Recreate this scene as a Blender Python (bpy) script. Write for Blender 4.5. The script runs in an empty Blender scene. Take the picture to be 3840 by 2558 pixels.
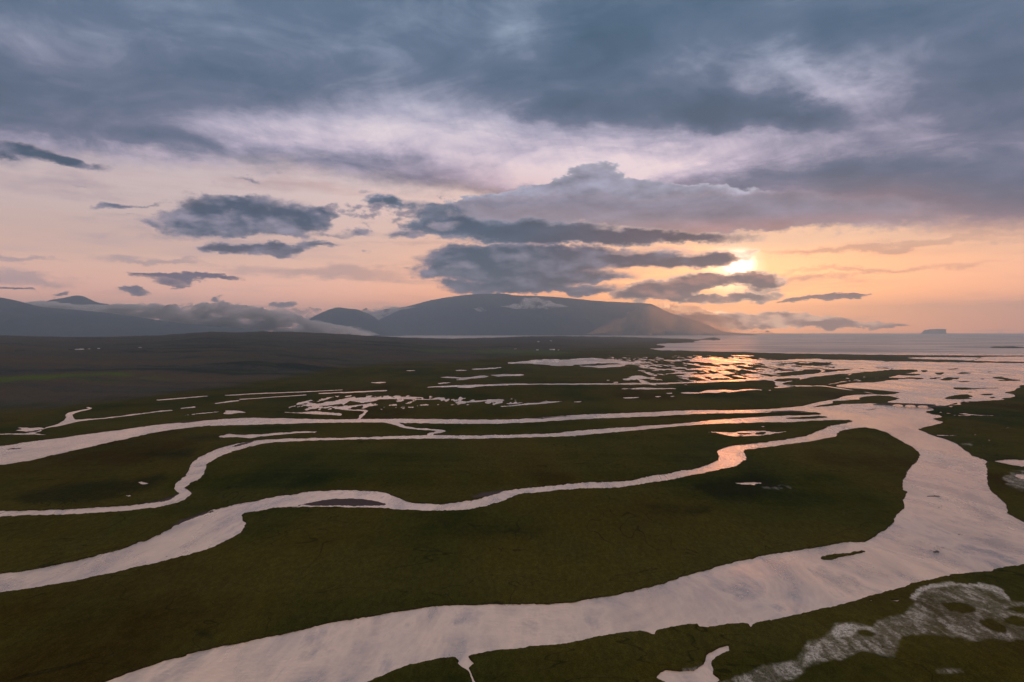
import bpy, bmesh, math, random
import numpy as np
from mathutils import Vector

# ------------------------------------------------------------------ camera
H = 120.0            # camera height in metres
F = 2560.0           # focal length in photograph pixels (24 mm on 36 mm, 3840 px wide)
CX, HY = 1920.0, 1241.0   # optical axis column and horizon row of the photograph
K = 3840.0 / 2354.0  # tracing units (2354 wide) to photograph pixels

scene = bpy.context.scene
COL = scene.collection
cam_data = bpy.data.cameras.new("camera")
cam = bpy.data.objects.new("camera", cam_data)
COL.objects.link(cam)
cam_data.lens = 24.0
cam_data.sensor_width = 36.0
cam_data.clip_start = 1.0
cam_data.clip_end = 200000.0
cam_data.shift_y = -(1279.0 - HY) / 3840.0
cam.location = (0, 0, H)
cam.rotation_euler = (math.radians(90), 0, 0)
scene.camera = cam

scene.view_settings.view_transform = 'Standard'
scene.view_settings.look = 'None'
scene.view_settings.exposure = 0.0
scene.view_settings.gamma = 1.0
scene.view_settings.use_curve_mapping = False
scene.cycles.max_bounces = 6
scene.cycles.diffuse_bounces = 2
scene.cycles.glossy_bounces = 3
scene.cycles.volume_bounces = 4
scene.cycles.transparent_max_bounces = 12
scene.cycles.volume_max_steps = 128
scene.cycles.sample_clamp_indirect = 6.0

SUN_U, SUN_V = (1668 * K - CX) / F, (763.5 - 655) * K / F
SUN_AZ = math.atan(SUN_U)
SUN_EL = math.atan(SUN_V * math.cos(SUN_AZ))

def srgb(r, g, b, k=1.0):
    def c(v):
        v /= 255.0
        return (v / 12.92 if v <= 0.04045 else ((v + 0.055) / 1.055) ** 2.4) * k
    return (c(r), c(g), c(b), 1.0)

# ------------------------------------------------------------------ node helper
class NT:
    def __init__(self, tree):
        self.t = tree
    def n(self, kind, **kw):
        nd = self.t.nodes.new(kind)
        for k, v in kw.items():
            setattr(nd, k, v)
        return nd
    def put(self, sock, v):
        if isinstance(v, bpy.types.NodeSocket):
            self.t.links.new(v, sock)
        elif v is not None:
            sock.default_value = v
    def m(self, op, a, b=None, c=None, clamp=False):
        nd = self.n('ShaderNodeMath', operation=op, use_clamp=clamp)
        self.put(nd.inputs[0], a); self.put(nd.inputs[1], b); self.put(nd.inputs[2], c)
        return nd.outputs[0]
    def vm(self, op, a, b=None, c=None):
        nd = self.n('ShaderNodeVectorMath', operation=op)
        self.put(nd.inputs[0], a); self.put(nd.inputs[1], b)
        if c is not None:
            self.put(nd.inputs[3 if op == 'SCALE' else 2], c)
        return nd.outputs[1] if op in ('DOT_PRODUCT', 'LENGTH') else nd.outputs[0]
    def sstep(self, v, a, b, lo=0.0, hi=1.0, kind='SMOOTHSTEP'):
        nd = self.n('ShaderNodeMapRange', interpolation_type=kind)
        self.put(nd.inputs[0], v); self.put(nd.inputs[1], a); self.put(nd.inputs[2], b)
        self.put(nd.inputs[3], lo); self.put(nd.inputs[4], hi)
        return nd.outputs[0]
    def mix(self, f, a, b, mode='MIX'):
        nd = self.n('ShaderNodeMix', data_type='RGBA', blend_type=mode)
        self.put(nd.inputs[0], f); self.put(nd.inputs[6], a); self.put(nd.inputs[7], b)
        return nd.outputs[2]
    def noise(self, vec, scale, detail=5.0, rough=0.55, dist=0.0, color=False):
        nd = self.n('ShaderNodeTexNoise')
        self.put(nd.inputs['Vector'], vec)
        nd.inputs['Scale'].default_value = scale
        nd.inputs['Detail'].default_value = detail
        nd.inputs['Roughness'].default_value = rough
        nd.inputs['Distortion'].default_value = dist
        return nd.outputs[1 if color else 0]
    def xyz(self, x, y, z):
        nd = self.n('ShaderNodeCombineXYZ')
        self.put(nd.inputs[0], x); self.put(nd.inputs[1], y); self.put(nd.inputs[2], z)
        return nd.outputs[0]
    def ramp(self, f, stops, interp='LINEAR'):
        nd = self.n('ShaderNodeValToRGB')
        cr = nd.color_ramp
        cr.interpolation = interp
        cr.elements[0].position = stops[0][0]; cr.elements[0].color = stops[0][1]
        cr.elements[1].position = stops[-1][0]; cr.elements[1].color = stops[-1][1]
        for p, c in stops[1:-1]:
            e = cr.elements.new(p); e.color = c
        self.put(nd.inputs[0], f)
        return nd.outputs[0]

# ------------------------------------------------------------------ world: sky and clouds
world = bpy.data.worlds.new("World")
scene.world = world
world.use_nodes = True
wt = world.node_tree
wt.nodes.clear()
W = NT(wt)
D = W.n('ShaderNodeTexCoord').outputs['Generated']
D = W.vm('NORMALIZE', D)
sep = W.n('ShaderNodeSeparateXYZ'); W.put(sep.inputs[0], D)
dx, dy, dz = sep.outputs
AZ = W.m('ARCTAN2', dx, dy)
EL = W.m('ARCSINE', dz)

def azel(x, y):
    """tracing units -> azimuth, elevation"""
    u = (x * K - CX) / F; v = (HY - y * K) / F
    a = math.atan(u)
    return a, math.atan(v * math.cos(a))

def blobs(vec, items):
    """field of soft ellipses laid out in azimuth / elevation; item = x, y, rx, ry, tilt in degrees, weight"""
    acc = 0.0
    for it in items:
        x, y, rx, ry = it[:4]
        rot = it[4] if len(it) > 4 else 0.0
        wgt = it[5] if len(it) > 5 else 1.0
        a, e = azel(x, y)
        ca = math.cos(a)
        mp = W.n('ShaderNodeMapping', vector_type='TEXTURE')
        W.put(mp.inputs[0], vec)
        mp.inputs[1].default_value = (a, e, 0)
        mp.inputs[2].default_value = (0, 0, math.radians(rot))
        mp.inputs[3].default_value = (1.25 * rx * K / F * ca * ca, 1.25 * ry * K / F * ca, 1)
        g = W.n('ShaderNodeTexGradient', gradient_type='SPHERICAL')
        W.put(g.inputs[0], mp.outputs[0])
        acc = W.m('MULTIPLY_ADD', g.outputs[1], wgt, acc)
    return acc

# direction-space noises, flattened towards the horizon
DS = W.vm('MULTIPLY', D, (1.0, 1.0, 2.2))
DF = W.vm('MULTIPLY', D, (1.0, 1.0, 9.0))
n_fine = W.noise(DS, 26.0, 8.0, 0.62)
n_fine_up = W.noise(W.vm('ADD', DS, (0.0045, 0.0, 0.010)), 26.0, 8.0, 0.62)
n_mid = W.noise(DS, 9.0, 6.0, 0.58)
warpc = W.noise(DS, 14.0, 7.0, 0.66, color=True)
warp = W.vm('SUBTRACT', warpc, (0.5, 0.5, 0.5))
wsp = W.n('ShaderNodeSeparateXYZ'); W.put(wsp.inputs[0], warp)
wx, wy = wsp.outputs[0], wsp.outputs[1]
n_streak = W.noise(DF, 5.0, 6.0, 0.6)
n_puff = W.noise(W.vm('MULTIPLY', D, (1.0, 1.0, 1.7)), 34.0, 6.0, 0.56, 0.25)
n_soft = W.noise(DS, 15.0, 3.0, 0.5)
n_soft_up = W.noise(W.vm('ADD', DS, (0.008, 0.0, 0.024)), 15.0, 3.0, 0.5)
relief = W.m('ADD', W.m('MULTIPLY', W.m('SUBTRACT', n_fine, n_fine_up), 0.45), W.m('SUBTRACT', n_soft, n_soft_up))   # bumps of the cloud surface, lit from above
n_edge = W.noise(W.vm('MULTIPLY', D, (1.0, 1.0, 1.5)), 95.0, 4.0, 0.6)
n_cl = W.m('MULTIPLY_ADD', n_puff, 0.60, W.m('MULTIPLY_ADD', n_fine, 0.55, W.m('MULTIPLY', n_edge, 0.35)))
n_cl = W.m('SUBTRACT', n_cl, 0.25)
P0 = W.xyz(AZ, EL, 0.0)
PW = W.xyz(W.m('MULTIPLY_ADD', wx, 0.080, AZ), W.m('MULTIPLY_ADD', wy, 0.040, EL), 0.0)
PS = W.xyz(W.m('MULTIPLY_ADD', wx, 0.12, AZ), W.m('MULTIPLY_ADD', wy, 0.050, EL), 0.0)

sund = (math.sin(SUN_AZ) * math.cos(SUN_EL), math.cos(SUN_AZ) * math.cos(SUN_EL), math.sin(SUN_EL))
sdot = W.vm('DOT_PRODUCT', D, sund)
sang = W.m('ARCCOSINE', W.m('MINIMUM', sdot, 0.999999))   # angle from the sun
SUNW = W.sstep(sang, 0.95, 0.0)                            # 1 at the sun, 0 beyond 54 degrees
NEAR = W.sstep(sang, 0.26, 0.0)

# clear sky: physical sky under a measured dusk gradient
nish = W.n('ShaderNodeTexSky', sky_type='NISHITA')
nish.sun_disc = False
nish.sun_elevation = SUN_EL
nish.sun_rotation = SUN_AZ
nish.altitude = 120.0
nish.air_density = 1.0
nish.dust_density = 2.0
eln = W.sstep(EL, 0.0, 0.6, kind='LINEAR')
left = W.ramp(eln, [(0.0, srgb(246, 164, 136)), (0.06, srgb(250, 176, 148)), (0.16, srgb(238, 190, 170)), (0.26, srgb(232, 202, 196)),
                    (0.42, srgb(222, 206, 212)), (1.0, srgb(150, 165, 190))])
right = W.ramp(eln, [(0.0, srgb(255, 150, 96)), (0.08, srgb(255, 158, 106)), (0.16, srgb(255, 178, 134)), (0.24, srgb(255, 200, 172)),
                     (0.42, srgb(236, 212, 208)), (1.0, srgb(150, 165, 190))])
clear = W.mix(W.sstep(sang, 0.75, 0.10), left, right)
clear = W.mix(0.12, clear, W.mix(1.0, nish.outputs[0], (0.10, 0.10, 0.10, 1), 'MULTIPLY'))
g1 = W.m('POWER', W.sstep(sang, 0.30, 0.0, kind='LINEAR'), 3.0)
g2 = W.m('POWER', W.sstep(W.vm('LENGTH', W.xyz(W.m('SUBTRACT', AZ, SUN_AZ + 0.010), W.m('SUBTRACT', EL, SUN_EL + 0.020), 0.0)), 0.046, 0.0, kind='LINEAR'), 1.0)
clear = W.mix(1.0, clear, W.mix(1.0, (0.26, 0.10, 0.05, 1), W.xyz(g1, g1, g1), 'MULTIPLY'), 'ADD')
clear = W.mix(1.0, clear, W.mix(1.0, (0.75, 0.68, 0.60, 1), W.xyz(g2, g2, g2), 'MULTIPLY'), 'ADD')

g3 = W.m('POWER', W.sstep(W.vm('LENGTH', W.xyz(W.m('SUBTRACT', AZ, azel(1700, 606)[0]), W.m('SUBTRACT', EL, azel(1700, 606)[1]), 0.0)), 0.026, 0.0, kind='LINEAR'), 1.3)
clear = W.mix(1.0, clear, W.mix(1.0, (2.6, 2.1, 1.7, 1), W.xyz(g3, g3, g3), 'MULTIPLY'), 'ADD')
kk = W.m('MULTIPLY', W.sstep(EL, 0.14, 0.005, 1.0, 2.0), W.sstep(sang, 0.85, 0.40, 1.0, 1.15))
col = W.mix(1.0, clear, W.xyz(kk, kk, kk), 'MULTIPLY')

# thin streaks of high cloud
st = blobs(PS, [(740, 628, 300, 22), (60, 642, 190, 22), (340, 600, 150, 9), (30, 592, 120, 8), (420, 545, 260, 10, 0, .6), (300, 500, 300, 14, 0, .5),
                (2020, 568, 420, 11, 0, .9), (1980, 620, 420, 10, 0, .8), (2200, 545, 200, 8, 0, .8), (1900, 640, 200, 6, 0, .5), (880, 560, 200, 10, 0, .5),
                (150, 430, 330, 30, 0, .7), (620, 420, 260, 26, 0, .6), (2250, 760, 260, 4, 0, .5)])
sa = W.sstep(W.m('MULTIPLY_ADD', W.m('SUBTRACT', n_streak, 0.5), 1.3, st), 0.12, 0.75, 0.0, 0.62)
scol = W.mix(SUNW, srgb(176, 156, 166), srgb(224, 160, 128))
col = W.mix(sa, col, scol)
# faint even banding everywhere in the clear part
col = W.mix(W.sstep(n_streak, 0.46, 0.70, 0.0, 0.42), col, W.mix(SUNW, srgb(200, 176, 182), srgb(236, 178, 150)))

# --- the high deck (soft base, broken light)
fc = W.n('ShaderNodeFloatCurve')
W.put(fc.inputs[1], W.sstep(AZ, -0.9, 0.9, kind='LINEAR'))
edge = [(-200, 392), (0, 396), (150, 388), (250, 396), (400, 404), (560, 404), (700, 408), (800, 432), (950, 452), (1100, 470), (1250, 500), (1400, 520),
        (1560, 530), (1700, 552), (1800, 548), (1900, 541), (2000, 533), (2100, 537), (2200, 545), (2300, 550), (2420, 548)]
cu = fc.mapping.curves[0]
pts = [((azel(x, y)[0] + 0.9) / 1.8, azel(x, y)[1] / 0.6) for x, y in edge]
cu.points[0].location = (0.0, pts[0][1]); cu.points[1].location = (1.0, pts[-1][1])
for p in pts:
    cu.points.new(*p)
fc.mapping.update()
edge_el = W.m('MULTIPLY', fc.outputs[0], 0.6)
above = W.m('SUBTRACT', W.m('MULTIPLY_ADD', wy, 0.030, EL), edge_el)
# deck texture in the plane of the cloud base
inv = W.m('DIVIDE', 1.0, W.m('ADD', W.m('MAXIMUM', dz, 0.0), 0.16))
PL = W.xyz(W.m('MULTIPLY', dx, inv), W.m('MULTIPLY', dy, inv), W.m('MULTIPLY', dz, 0.6))
n_deck = W.noise(PL, 1.25, 7.0, 0.52, 0.25)
n_deck2 = W.noise(PL, 4.0, 6.0, 0.55, 0.3)
lite = blobs(PS, [(930, 255, 300, 110, -8, .65), (1080, 330, 400, 110, -6, .55), (1330, 350, 400, 75, 3, .85), (1560, 385, 320, 55, 4, 1.15), (560, 320, 420, 90, 0, .30), (1290, 415, 260, 60, 0, 1.0), (700, 290, 260, 60, 0, .35),
                  (1010, 300, 200, 60, 0, .5), (1840, 172, 220, 66, -15, .75), (1960, 230, 200, 50, -25, .6), (1205, 75, 90, 110, 30, .55), (700, 330, 240, 60, -5, .45),
                  (300, 372, 420, 30, 0, .55), (1700, 330, 230, 40, 0, .35), (2100, 300, 300, 60, -8, .3), (1650, 100, 200, 50, 0, .15), (2250, 120, 200, 60, 0, .2),
                  (60, 320, 220, 34, 0, .5), (1600, 470, 260, 22, 0, .25), (1780, 300, 160, 40, -20, .3), (520, 60, 400, 70, 0, .22), (1000, 80, 260, 90, 0, .16)])
dark = blobs(PS, [(1500, 262, 330, 46, -3, .8), (1780, 270, 300, 36, -4, .75), (2000, 405, 360, 44, -4, .78), (2200, 455, 330, 36, -4, .5), (1330, 170, 220, 90, 0, .55),
                  (120, 250, 420, 90, 0, .5), (560, 205, 300, 60, 0, .55), (480, 335, 260, 34, -3, .5), (2300, 210, 240, 120, 0, .45), (860, 360, 200, 26, -8, .4),
                  (1020, 434, 330, 16, -4, .60), (880, 398, 220, 22, -12, .25), (1600, 20, 400, 80, 0, .35), (300, 60, 300, 80, 0, .2), (1950, 60, 300, 50, 0, .35)])
n_fall = W.noise(W.xyz(W.m('MULTIPLY_ADD', EL, 0.55, AZ), W.m('MULTIPLY', EL, 0.30), 0.3), 26.0, 5.0, 0.62, 1.2)
n_wisp = W.noise(W.vm('ADD', W.vm('MULTIPLY', PL, (1.0, 1.15, 1.0)), (0.0, 0.0, 3.7)), 2.6, 8.0, 0.64, 1.3)
b = W.m('SUBTRACT', lite, dark)
b = W.m('ADD', b, W.m('MULTIPLY_ADD', W.m('SUBTRACT', n_wisp, 0.5), 1.6, 0.10))
b = W.m('ADD', b, W.m('MULTIPLY', W.m('SUBTRACT', n_fall, 0.5), W.sstep(lite, 0.1, 1.0, 0.12, 0.50)))
b = W.m('ADD', b, W.m('MULTIPLY', W.m('SUBTRACT', n_deck, 0.5), 1.35))
b = W.m('ADD', b, W.m('MULTIPLY', W.m('SUBTRACT', n_deck2, 0.5), 1.0))
b = W.m('ADD', b, W.m('MULTIPLY', W.m('SUBTRACT', n_mid, 0.5), W.sstep(EL, 0.42, 0.22, 0.3, 1.15)))
bn = W.sstep(b, -0.86, 1.80, kind='LINEAR')
deck = W.ramp(bn, [(0.0, srgb(78, 94, 112)), (0.22, srgb(92, 107, 127)), (0.38, srgb(112, 120, 140)), (0.52, srgb(146, 147, 165)), (0.68, srgb(180, 176, 192)),
                   (0.84, srgb(214, 205, 213)), (1.0, srgb(238, 226, 224))])
# bluer and dimmer overhead, mauve lower down
deck = W.mix(W.sstep(EL, 0.20, 0.44), W.mix(1.0, deck, (1.16, 1.03, 1.08, 1), 'MULTIPLY'), W.mix(1.0, deck, (0.74, 0.94, 1.02, 1), 'MULTIPLY'))
# the deck thins out and lets more light through overhead
deck = W.mix(W.sstep(EL, 0.46, 0.72, 0.0, 0.9), deck, srgb(232, 205, 194))
# warm underside close to the bright strip
under = W.m('MULTIPLY', W.sstep(above, 0.085, 0.0), W.sstep(sang, 0.62, 0.12))
deck = W.mix(W.m('MULTIPLY', under, 0.62), deck, srgb(206, 142, 128))
da = W.sstep(W.m('MULTIPLY_ADD', W.m('SUBTRACT', n_fine, 0.5), 0.035, above), -0.004, 0.036)
# the lit rim of the deck over the sun
rim = W.m('MULTIPLY', W.sstep(sang, 0.40, 0.08), W.m('MULTIPLY', W.sstep(above, -0.022, 0.0), W.sstep(above, 0.022, 0.002)))
col = W.mix(da, col, deck)
col = W.mix(W.m('MULTIPLY', rim, 0.75), col, (1.15, 0.72, 0.46, 1))

def cloud(field, lo, hi, body, edge_c, alpha=1.0, amp=0.9, rl=1.2, edge_w=0.55, fine=None):
    """one cloud layer over the current sky: field of ellipses broken up by noise, thin edges take the edge colour"""
    global col
    d = W.m('MULTIPLY_ADD', W.m('SUBTRACT', fine or n_cl, 0.5), W.sstep(field, 0.0, 0.22, 0.0, amp), field)
    a = W.sstep(d, lo, hi, 0.0, alpha)
    thick = W.sstep(d, lo, hi + edge_w)
    c = W.mix(thick, edge_c, body)
    lit = W.m('MULTIPLY_ADD', relief, rl, 1.0)
    c = W.mix(1.0, c, W.xyz(lit, lit, lit), 'MULTIPLY')
    col = W.mix(a, col, c)
    return d

# lavender tower and the long bank beside it
tower = blobs(PW, [(1368, 408, 62, 34, 0, 1.5), (1330, 432, 70, 26, 0, 1.2), (1440, 428, 90, 24, -8, 1.2), (1520, 440, 110, 20, -6, 1.1), (1290, 440, 50, 16, 0, 1.0),
                   (1200, 456, 120, 18, 4, 1.1), (1400, 452, 260, 24, 0, 1.3), (1620, 452, 160, 22, 0, 1.0), (1100, 466, 90, 14, 0, .9)])
cloud(tower, 0.24, 0.50, W.mix(W.sstep(EL, 0.170, 0.215), srgb(142, 138, 156), srgb(166, 164, 184)), srgb(186, 182, 198), amp=1.1, rl=1.6)
bank = blobs(PS, [(1400, 482, 380, 36, 0, 1.5), (1150, 488, 200, 26, 0, 1.1), (1700, 486, 300, 38, 0, 1.3), (2000, 500, 300, 40, 0, .9), (1600, 520, 260, 26, 0, 1.0)])
bcol = W.mix(W.sstep(EL, 0.165, 0.128), srgb(140, 134, 152), W.mix(W.sstep(AZ, 0.02, 0.16), srgb(140, 124, 140), srgb(190, 136, 130)))
cloud(bank, 0.22, 0.75, bcol, srgb(160, 148, 162), alpha=0.92, amp=0.55, rl=1.0)

# dark teal layers over the mountain
TEAL = W.mix(W.sstep(AZ, -0.05, 0.20), srgb(66, 86, 106), srgb(88, 78, 92))
EDGE = W.mix(NEAR, srgb(138, 128, 146), (1.7, 0.95, 0.60, 1))
dk = blobs(PW, [(1150, 528, 230, 24, 0, 1.6), (1010, 514, 80, 20, 0, 1.1), (1280, 540, 190, 20, 0, 1.5), (1430, 546, 200, 16, 0, 1.3), (1600, 545, 170, 13, -3, 1.2),
                (970, 492, 60, 14, 0, .8), (895, 465, 62, 15, 0, 1.0), (870, 460, 40, 12, 0, .6), (990, 472, 70, 16, 0, .75), (1060, 486, 70, 20, 0, .7)])
cloud(dk, 0.10, 0.60, srgb(128, 126, 146), W.mix(NEAR, srgb(170, 158, 172), (1.1, .72, .5, 1)), alpha=0.5, amp=1.9, rl=0.5, fine=n_mid)
cloud(dk, 0.26, 0.74, TEAL, W.mix(NEAR, srgb(134, 136, 154), (0.8, 0.5, 0.36, 1)), amp=1.5, rl=1.0)
dk2 = blobs(PW, [(1060, 604, 90, 26, 0, .9), (1260, 612, 220, 30, 0, .7), (1180, 572, 90, 20, 0, .9), (1440, 575, 160, 14, 0, .6), (1100, 596, 130, 34, 0, 1.5), (1080, 572, 60, 20, 0, .8), (1050, 628, 110, 15, 0, 1.4), (1180, 622, 200, 22, 0, 1.5), (1220, 590, 160, 30, 0, 1.1),
                 (1340, 582, 120, 22, 0, 1.0), (1290, 638, 200, 13, 0, 1.3), (1550, 596, 170, 21, 0, 1.6), (1450, 600, 120, 17, 0, 1.2), (1630, 600, 70, 18, 0, 1.3),
                 (1160, 660, 150, 17, 0, 1.5), (1290, 662, 170, 12, -3, 1.2), (1370, 645, 100, 8, 0, .9), (1350, 672, 60, 8, 0, .7), (1030, 650, 60, 8, 0, .7), (1230, 672, 120, 8, 0, .7)])
cloud(dk2, 0.08, 0.60, srgb(124, 118, 138), EDGE, alpha=0.5, amp=1.9, rl=0.5, fine=n_mid)
cloud(dk2, 0.26, 0.72, W.mix(W.m('MULTIPLY_ADD', relief, 3.2, 0.22, clamp=True), TEAL, srgb(136, 132, 150)), EDGE, amp=1.6, rl=0.8)

# clouds right in front of the sun, with burning edges
SE = W.mix(NEAR, srgb(200, 150, 140), (1.9, 1.15, 0.75, 1))
sc_ = blobs(PW, [(1600, 632, 90, 10, -4, .8), (1760, 650, 70, 22, 0, .6), (1480, 676, 120, 16, 5, .7), (1690, 612, 30, 8, 0, -.5), (1700, 626, 50, 7, -10, .7), (1640, 669, 46, 6, 4, -1.3), (1710, 655, 30, 5, 0, -.8), (1560, 692, 50, 6, 0, -.9), (1530, 662, 120, 20, 6, 1.5), (1650, 652, 110, 18, 0, 1.2), (1755, 645, 52, 22, 0, 1.6), (1460, 682, 80, 14, 0, 1.1), (1600, 640, 100, 10, 0, .8),
                 (1640, 684, 160, 10, 0, 1.3), (1740, 678, 80, 11, 0, 1.0), (1700, 640, 60, 14, 0, .7), (1800, 664, 40, 4, 0, .5), (1580, 676, 90, 12, 0, .8)])
cloud(sc_, 0.30, 0.66, W.mix(W.m('MULTIPLY_ADD', relief, 5.0, 0.18, clamp=True), srgb(92, 78, 92), srgb(190, 130, 112)), SE, amp=2.1, rl=1.0, edge_w=0.75)
# shredded bright wisps over the sun
wi = blobs(PW, [(1720, 600, 60, 26, 0, 1.0), (1690, 570, 50, 12, 0, .6), (1740, 580, 60, 8, 0, .6)])
cloud(wi, 0.62, 0.80, srgb(190, 150, 140), (1.6, 1.15, 0.85, 1), amp=1.2, alpha=0.7)

# left hand cloud group
lf = blobs(PW, [(480, 472, 100, 30, 0, 1.3), (640, 490, 120, 34, 0, 1.6), (440, 516, 90, 30, 0, 1.5), (550, 508, 150, 34, 0, 1.3), (700, 510, 80, 30, 0, 1.1), (570, 548, 40, 7, 0, -1.0), (660, 545, 40, 6, 0, -.7), (530, 478, 24, 6, 0, -.9),
                (540, 462, 80, 16, 0, .8), (740, 496, 40, 14, 0, .5), (420, 535, 60, 12, 0, .6), (650, 540, 120, 13, -6, .8), (500, 535, 70, 9, 0, .6),
                (570, 573, 130, 15, 0, 1.5), (650, 568, 120, 11, 4, 1.1), (500, 575, 60, 9, 0, 1.0), (740, 562, 60, 8, 0, .6), (640, 588, 60, 6, 0, .6),
                (270, 472, 70, 11, 4, 1.5), (350, 468, 30, 7, 15, .8), (335, 518, 36, 9, 0, .9), (310, 495, 22, 6, 0, .6), (820, 532, 46, 11, 0, 1.0), (770, 540, 40, 7, 0, .7),
                (935, 538, 60, 13, 0, 1.0), (1010, 520, 50, 14, 0, .9), (850, 478, 60, 10, 0, .5), (790, 500, 40, 12, 0, .4), (900, 498, 26, 9, 0, .7), (825, 443, 18, 6, 0, .7), (60, 352, 150, 20, -5, 1.6), (170, 374, 100, 14, -3, 1.4), (20, 345, 60, 18, 0, 1.0),
                (570, 412, 60, 7, 0, .7), (480, 424, 30, 6, 0, .5), (170, 435, 30, 5, 0, .6), (585, 378, 30, 5, 0, .5)])
cloud(lf, 0.08, 0.65, srgb(132, 126, 146), srgb(176, 162, 172), alpha=0.45, amp=1.9, rl=0.5, fine=n_mid)
cloud(lf, 0.27, 0.86, W.mix(W.m('MULTIPLY_ADD', relief, 4.0, 0.16, clamp=True), W.mix(W.sstep(EL, 0.105, 0.135), srgb(88, 86, 106), srgb(66, 84, 106)), srgb(140, 134, 152)), srgb(158, 146, 160), amp=1.6, rl=1.0)

# torn scraps drifting between the bigger clouds
fg = blobs(PW, [(820, 500, 190, 46, 0, .55), (330, 500, 110, 36, 0, .5), (960, 470, 120, 34, 0, .5), (1000, 548, 110, 24, 0, .45), (760, 580, 120, 20, 0, .35), (1780, 600, 120, 40, 0, .4), (560, 400, 200, 30, 0, .35)])
cloud(fg, 0.42, 0.80, W.mix(NEAR, srgb(112, 108, 128), srgb(206, 140, 118)), W.mix(NEAR, srgb(170, 154, 166), (1.3, .9, .65, 1)), alpha=0.85, amp=3.2, rl=0.8)

# low thin clouds near the horizon
lw = blobs(PW, [(420, 640, 130, 9, 2, 1.5), (480, 636, 90, 8, -4, 1.0), (380, 652, 60, 5, 0, 1.0), (330, 634, 70, 5, 0, .9), (312, 671, 42, 10, 0, 1.5), (635, 698, 38, 8, 0, 1.4),
                (500, 693, 20, 7, 0, 1.2), (40, 666, 60, 5, 0, 1.3), (152, 672, 26, 8, 0, 1.0), (1900, 686, 110, 7, 3, 1.5), (1945, 680, 60, 6, 0, 1.2), (1850, 693, 70, 4, 2, 1.0),
                (1700, 720, 60, 4, 0, .4)])
cloud(lw, 0.30, 0.66, W.mix(SUNW, srgb(104, 92, 116), srgb(140, 92, 86)), W.mix(SUNW, srgb(206, 160, 150), (1.0, .60, .38, 1)), amp=1.0, rl=0.8, edge_w=0.4)

# fiery wisps over the right end of the mountain
fw = blobs(PW, [(1600, 712, 90, 10, -10, 1.3), (1660, 724, 80, 12, -4, 1.3), (1720, 730, 50, 10, 0, 1.0), (1560, 704, 40, 8, 0, .9)])
cloud(fw, 0.28, 0.80, (5.5, 2.7, 1.2, 1), (3.4, 1.6, 0.7, 1), amp=1.9, rl=1.0, edge_w=0.5)
# cumulus bank low over the sea
cb = blobs(PW, [(1700, 726, 40, 18, 0, .7), (1765, 728, 40, 18, 0, .7), (1840, 734, 36, 14, 0, .7), (1650, 728, 90, 12, 0, .9), (1790, 735, 90, 14, 0, .8), (1900, 738, 90, 10, 0, .6), (1600, 730, 50, 10, -8, .8), (1690, 742, 70, 16, 0, 1.3), (1760, 738, 62, 20, 0, 1.6), (1830, 744, 60, 16, 0, 1.5), (1890, 743, 50, 14, 0, 1.4),
                (1950, 746, 60, 12, 0, 1.3), (2020, 747, 60, 9, 0, 1.3), (2080, 747, 36, 7, 0, 1.1), (1720, 745, 110, 14, 0, 1.0)])
cbc = W.mix(W.m('MULTIPLY_ADD', relief, 6.0, 0.30, clamp=True), srgb(176, 100, 84), (1.9, 1.05, 0.66, 1))
cloud(cb, 0.32, 0.60, cbc, W.mix(NEAR, srgb(255, 180, 140), (2.8, 1.6, 0.95, 1)), amp=1.5, rl=0.6, edge_w=0.38)

# below the horizon: colour of the distant sea
col = W.mix(W.sstep(EL, 0.0, -0.02), col, srgb(150, 120, 110))

bg = W.n('ShaderNodeBackground')
W.put(bg.inputs[0], W.mix(1.0, col, (10.0, 10.0, 10.0, 1), 'MULTIPLY'))
bg.inputs[1].default_value = 0.10
wo = W.n('ShaderNodeOutputWorld')
wt.links.new(bg.outputs[0], wo.inputs[0])

# ------------------------------------------------------------------ sun
sun_data = bpy.data.lights.new("sun", 'SUN')
sun_data.energy = 0.09
sun_data.angle = math.radians(5.0)
sun_data.color = (1.0, 0.33, 0.08)
sun = bpy.data.objects.new("sun", sun_data)
COL.objects.link(sun)
sun.rotation_euler = Vector((-sund[0], -sund[1], -sund[2])).to_track_quat('-Z', 'Y').to_euler()

# ================================================================== helpers for objects
def mat_new(name):
    m = bpy.data.materials.new(name)
    m.use_nodes = True
    t = m.node_tree
    t.nodes.clear()
    n = NT(t)
    out = n.n('ShaderNodeOutputMaterial')
    return m, n, out

def simple_mat(name, color, rough=0.8, var=0.25, scale=2.0, metallic=0.0):
    m, n, out = mat_new(name)
    p = n.n('ShaderNodeBsdfPrincipled')
    pos = n.n('ShaderNodeNewGeometry').outputs['Position']
    nz = n.noise(pos, scale, 4.0, 0.6)
    k = n.sstep(nz, 0.3, 0.7, 1.0 - var, 1.0 + var)
    n.put(p.inputs['Base Color'], n.mix(1.0, color, n.xyz(k, k, k), 'MULTIPLY'))
    p.inputs['Roughness'].default_value = rough
    p.inputs['Metallic'].default_value = metallic
    n.t.links.new(p.outputs[0], out.inputs[0])
    return m

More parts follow.
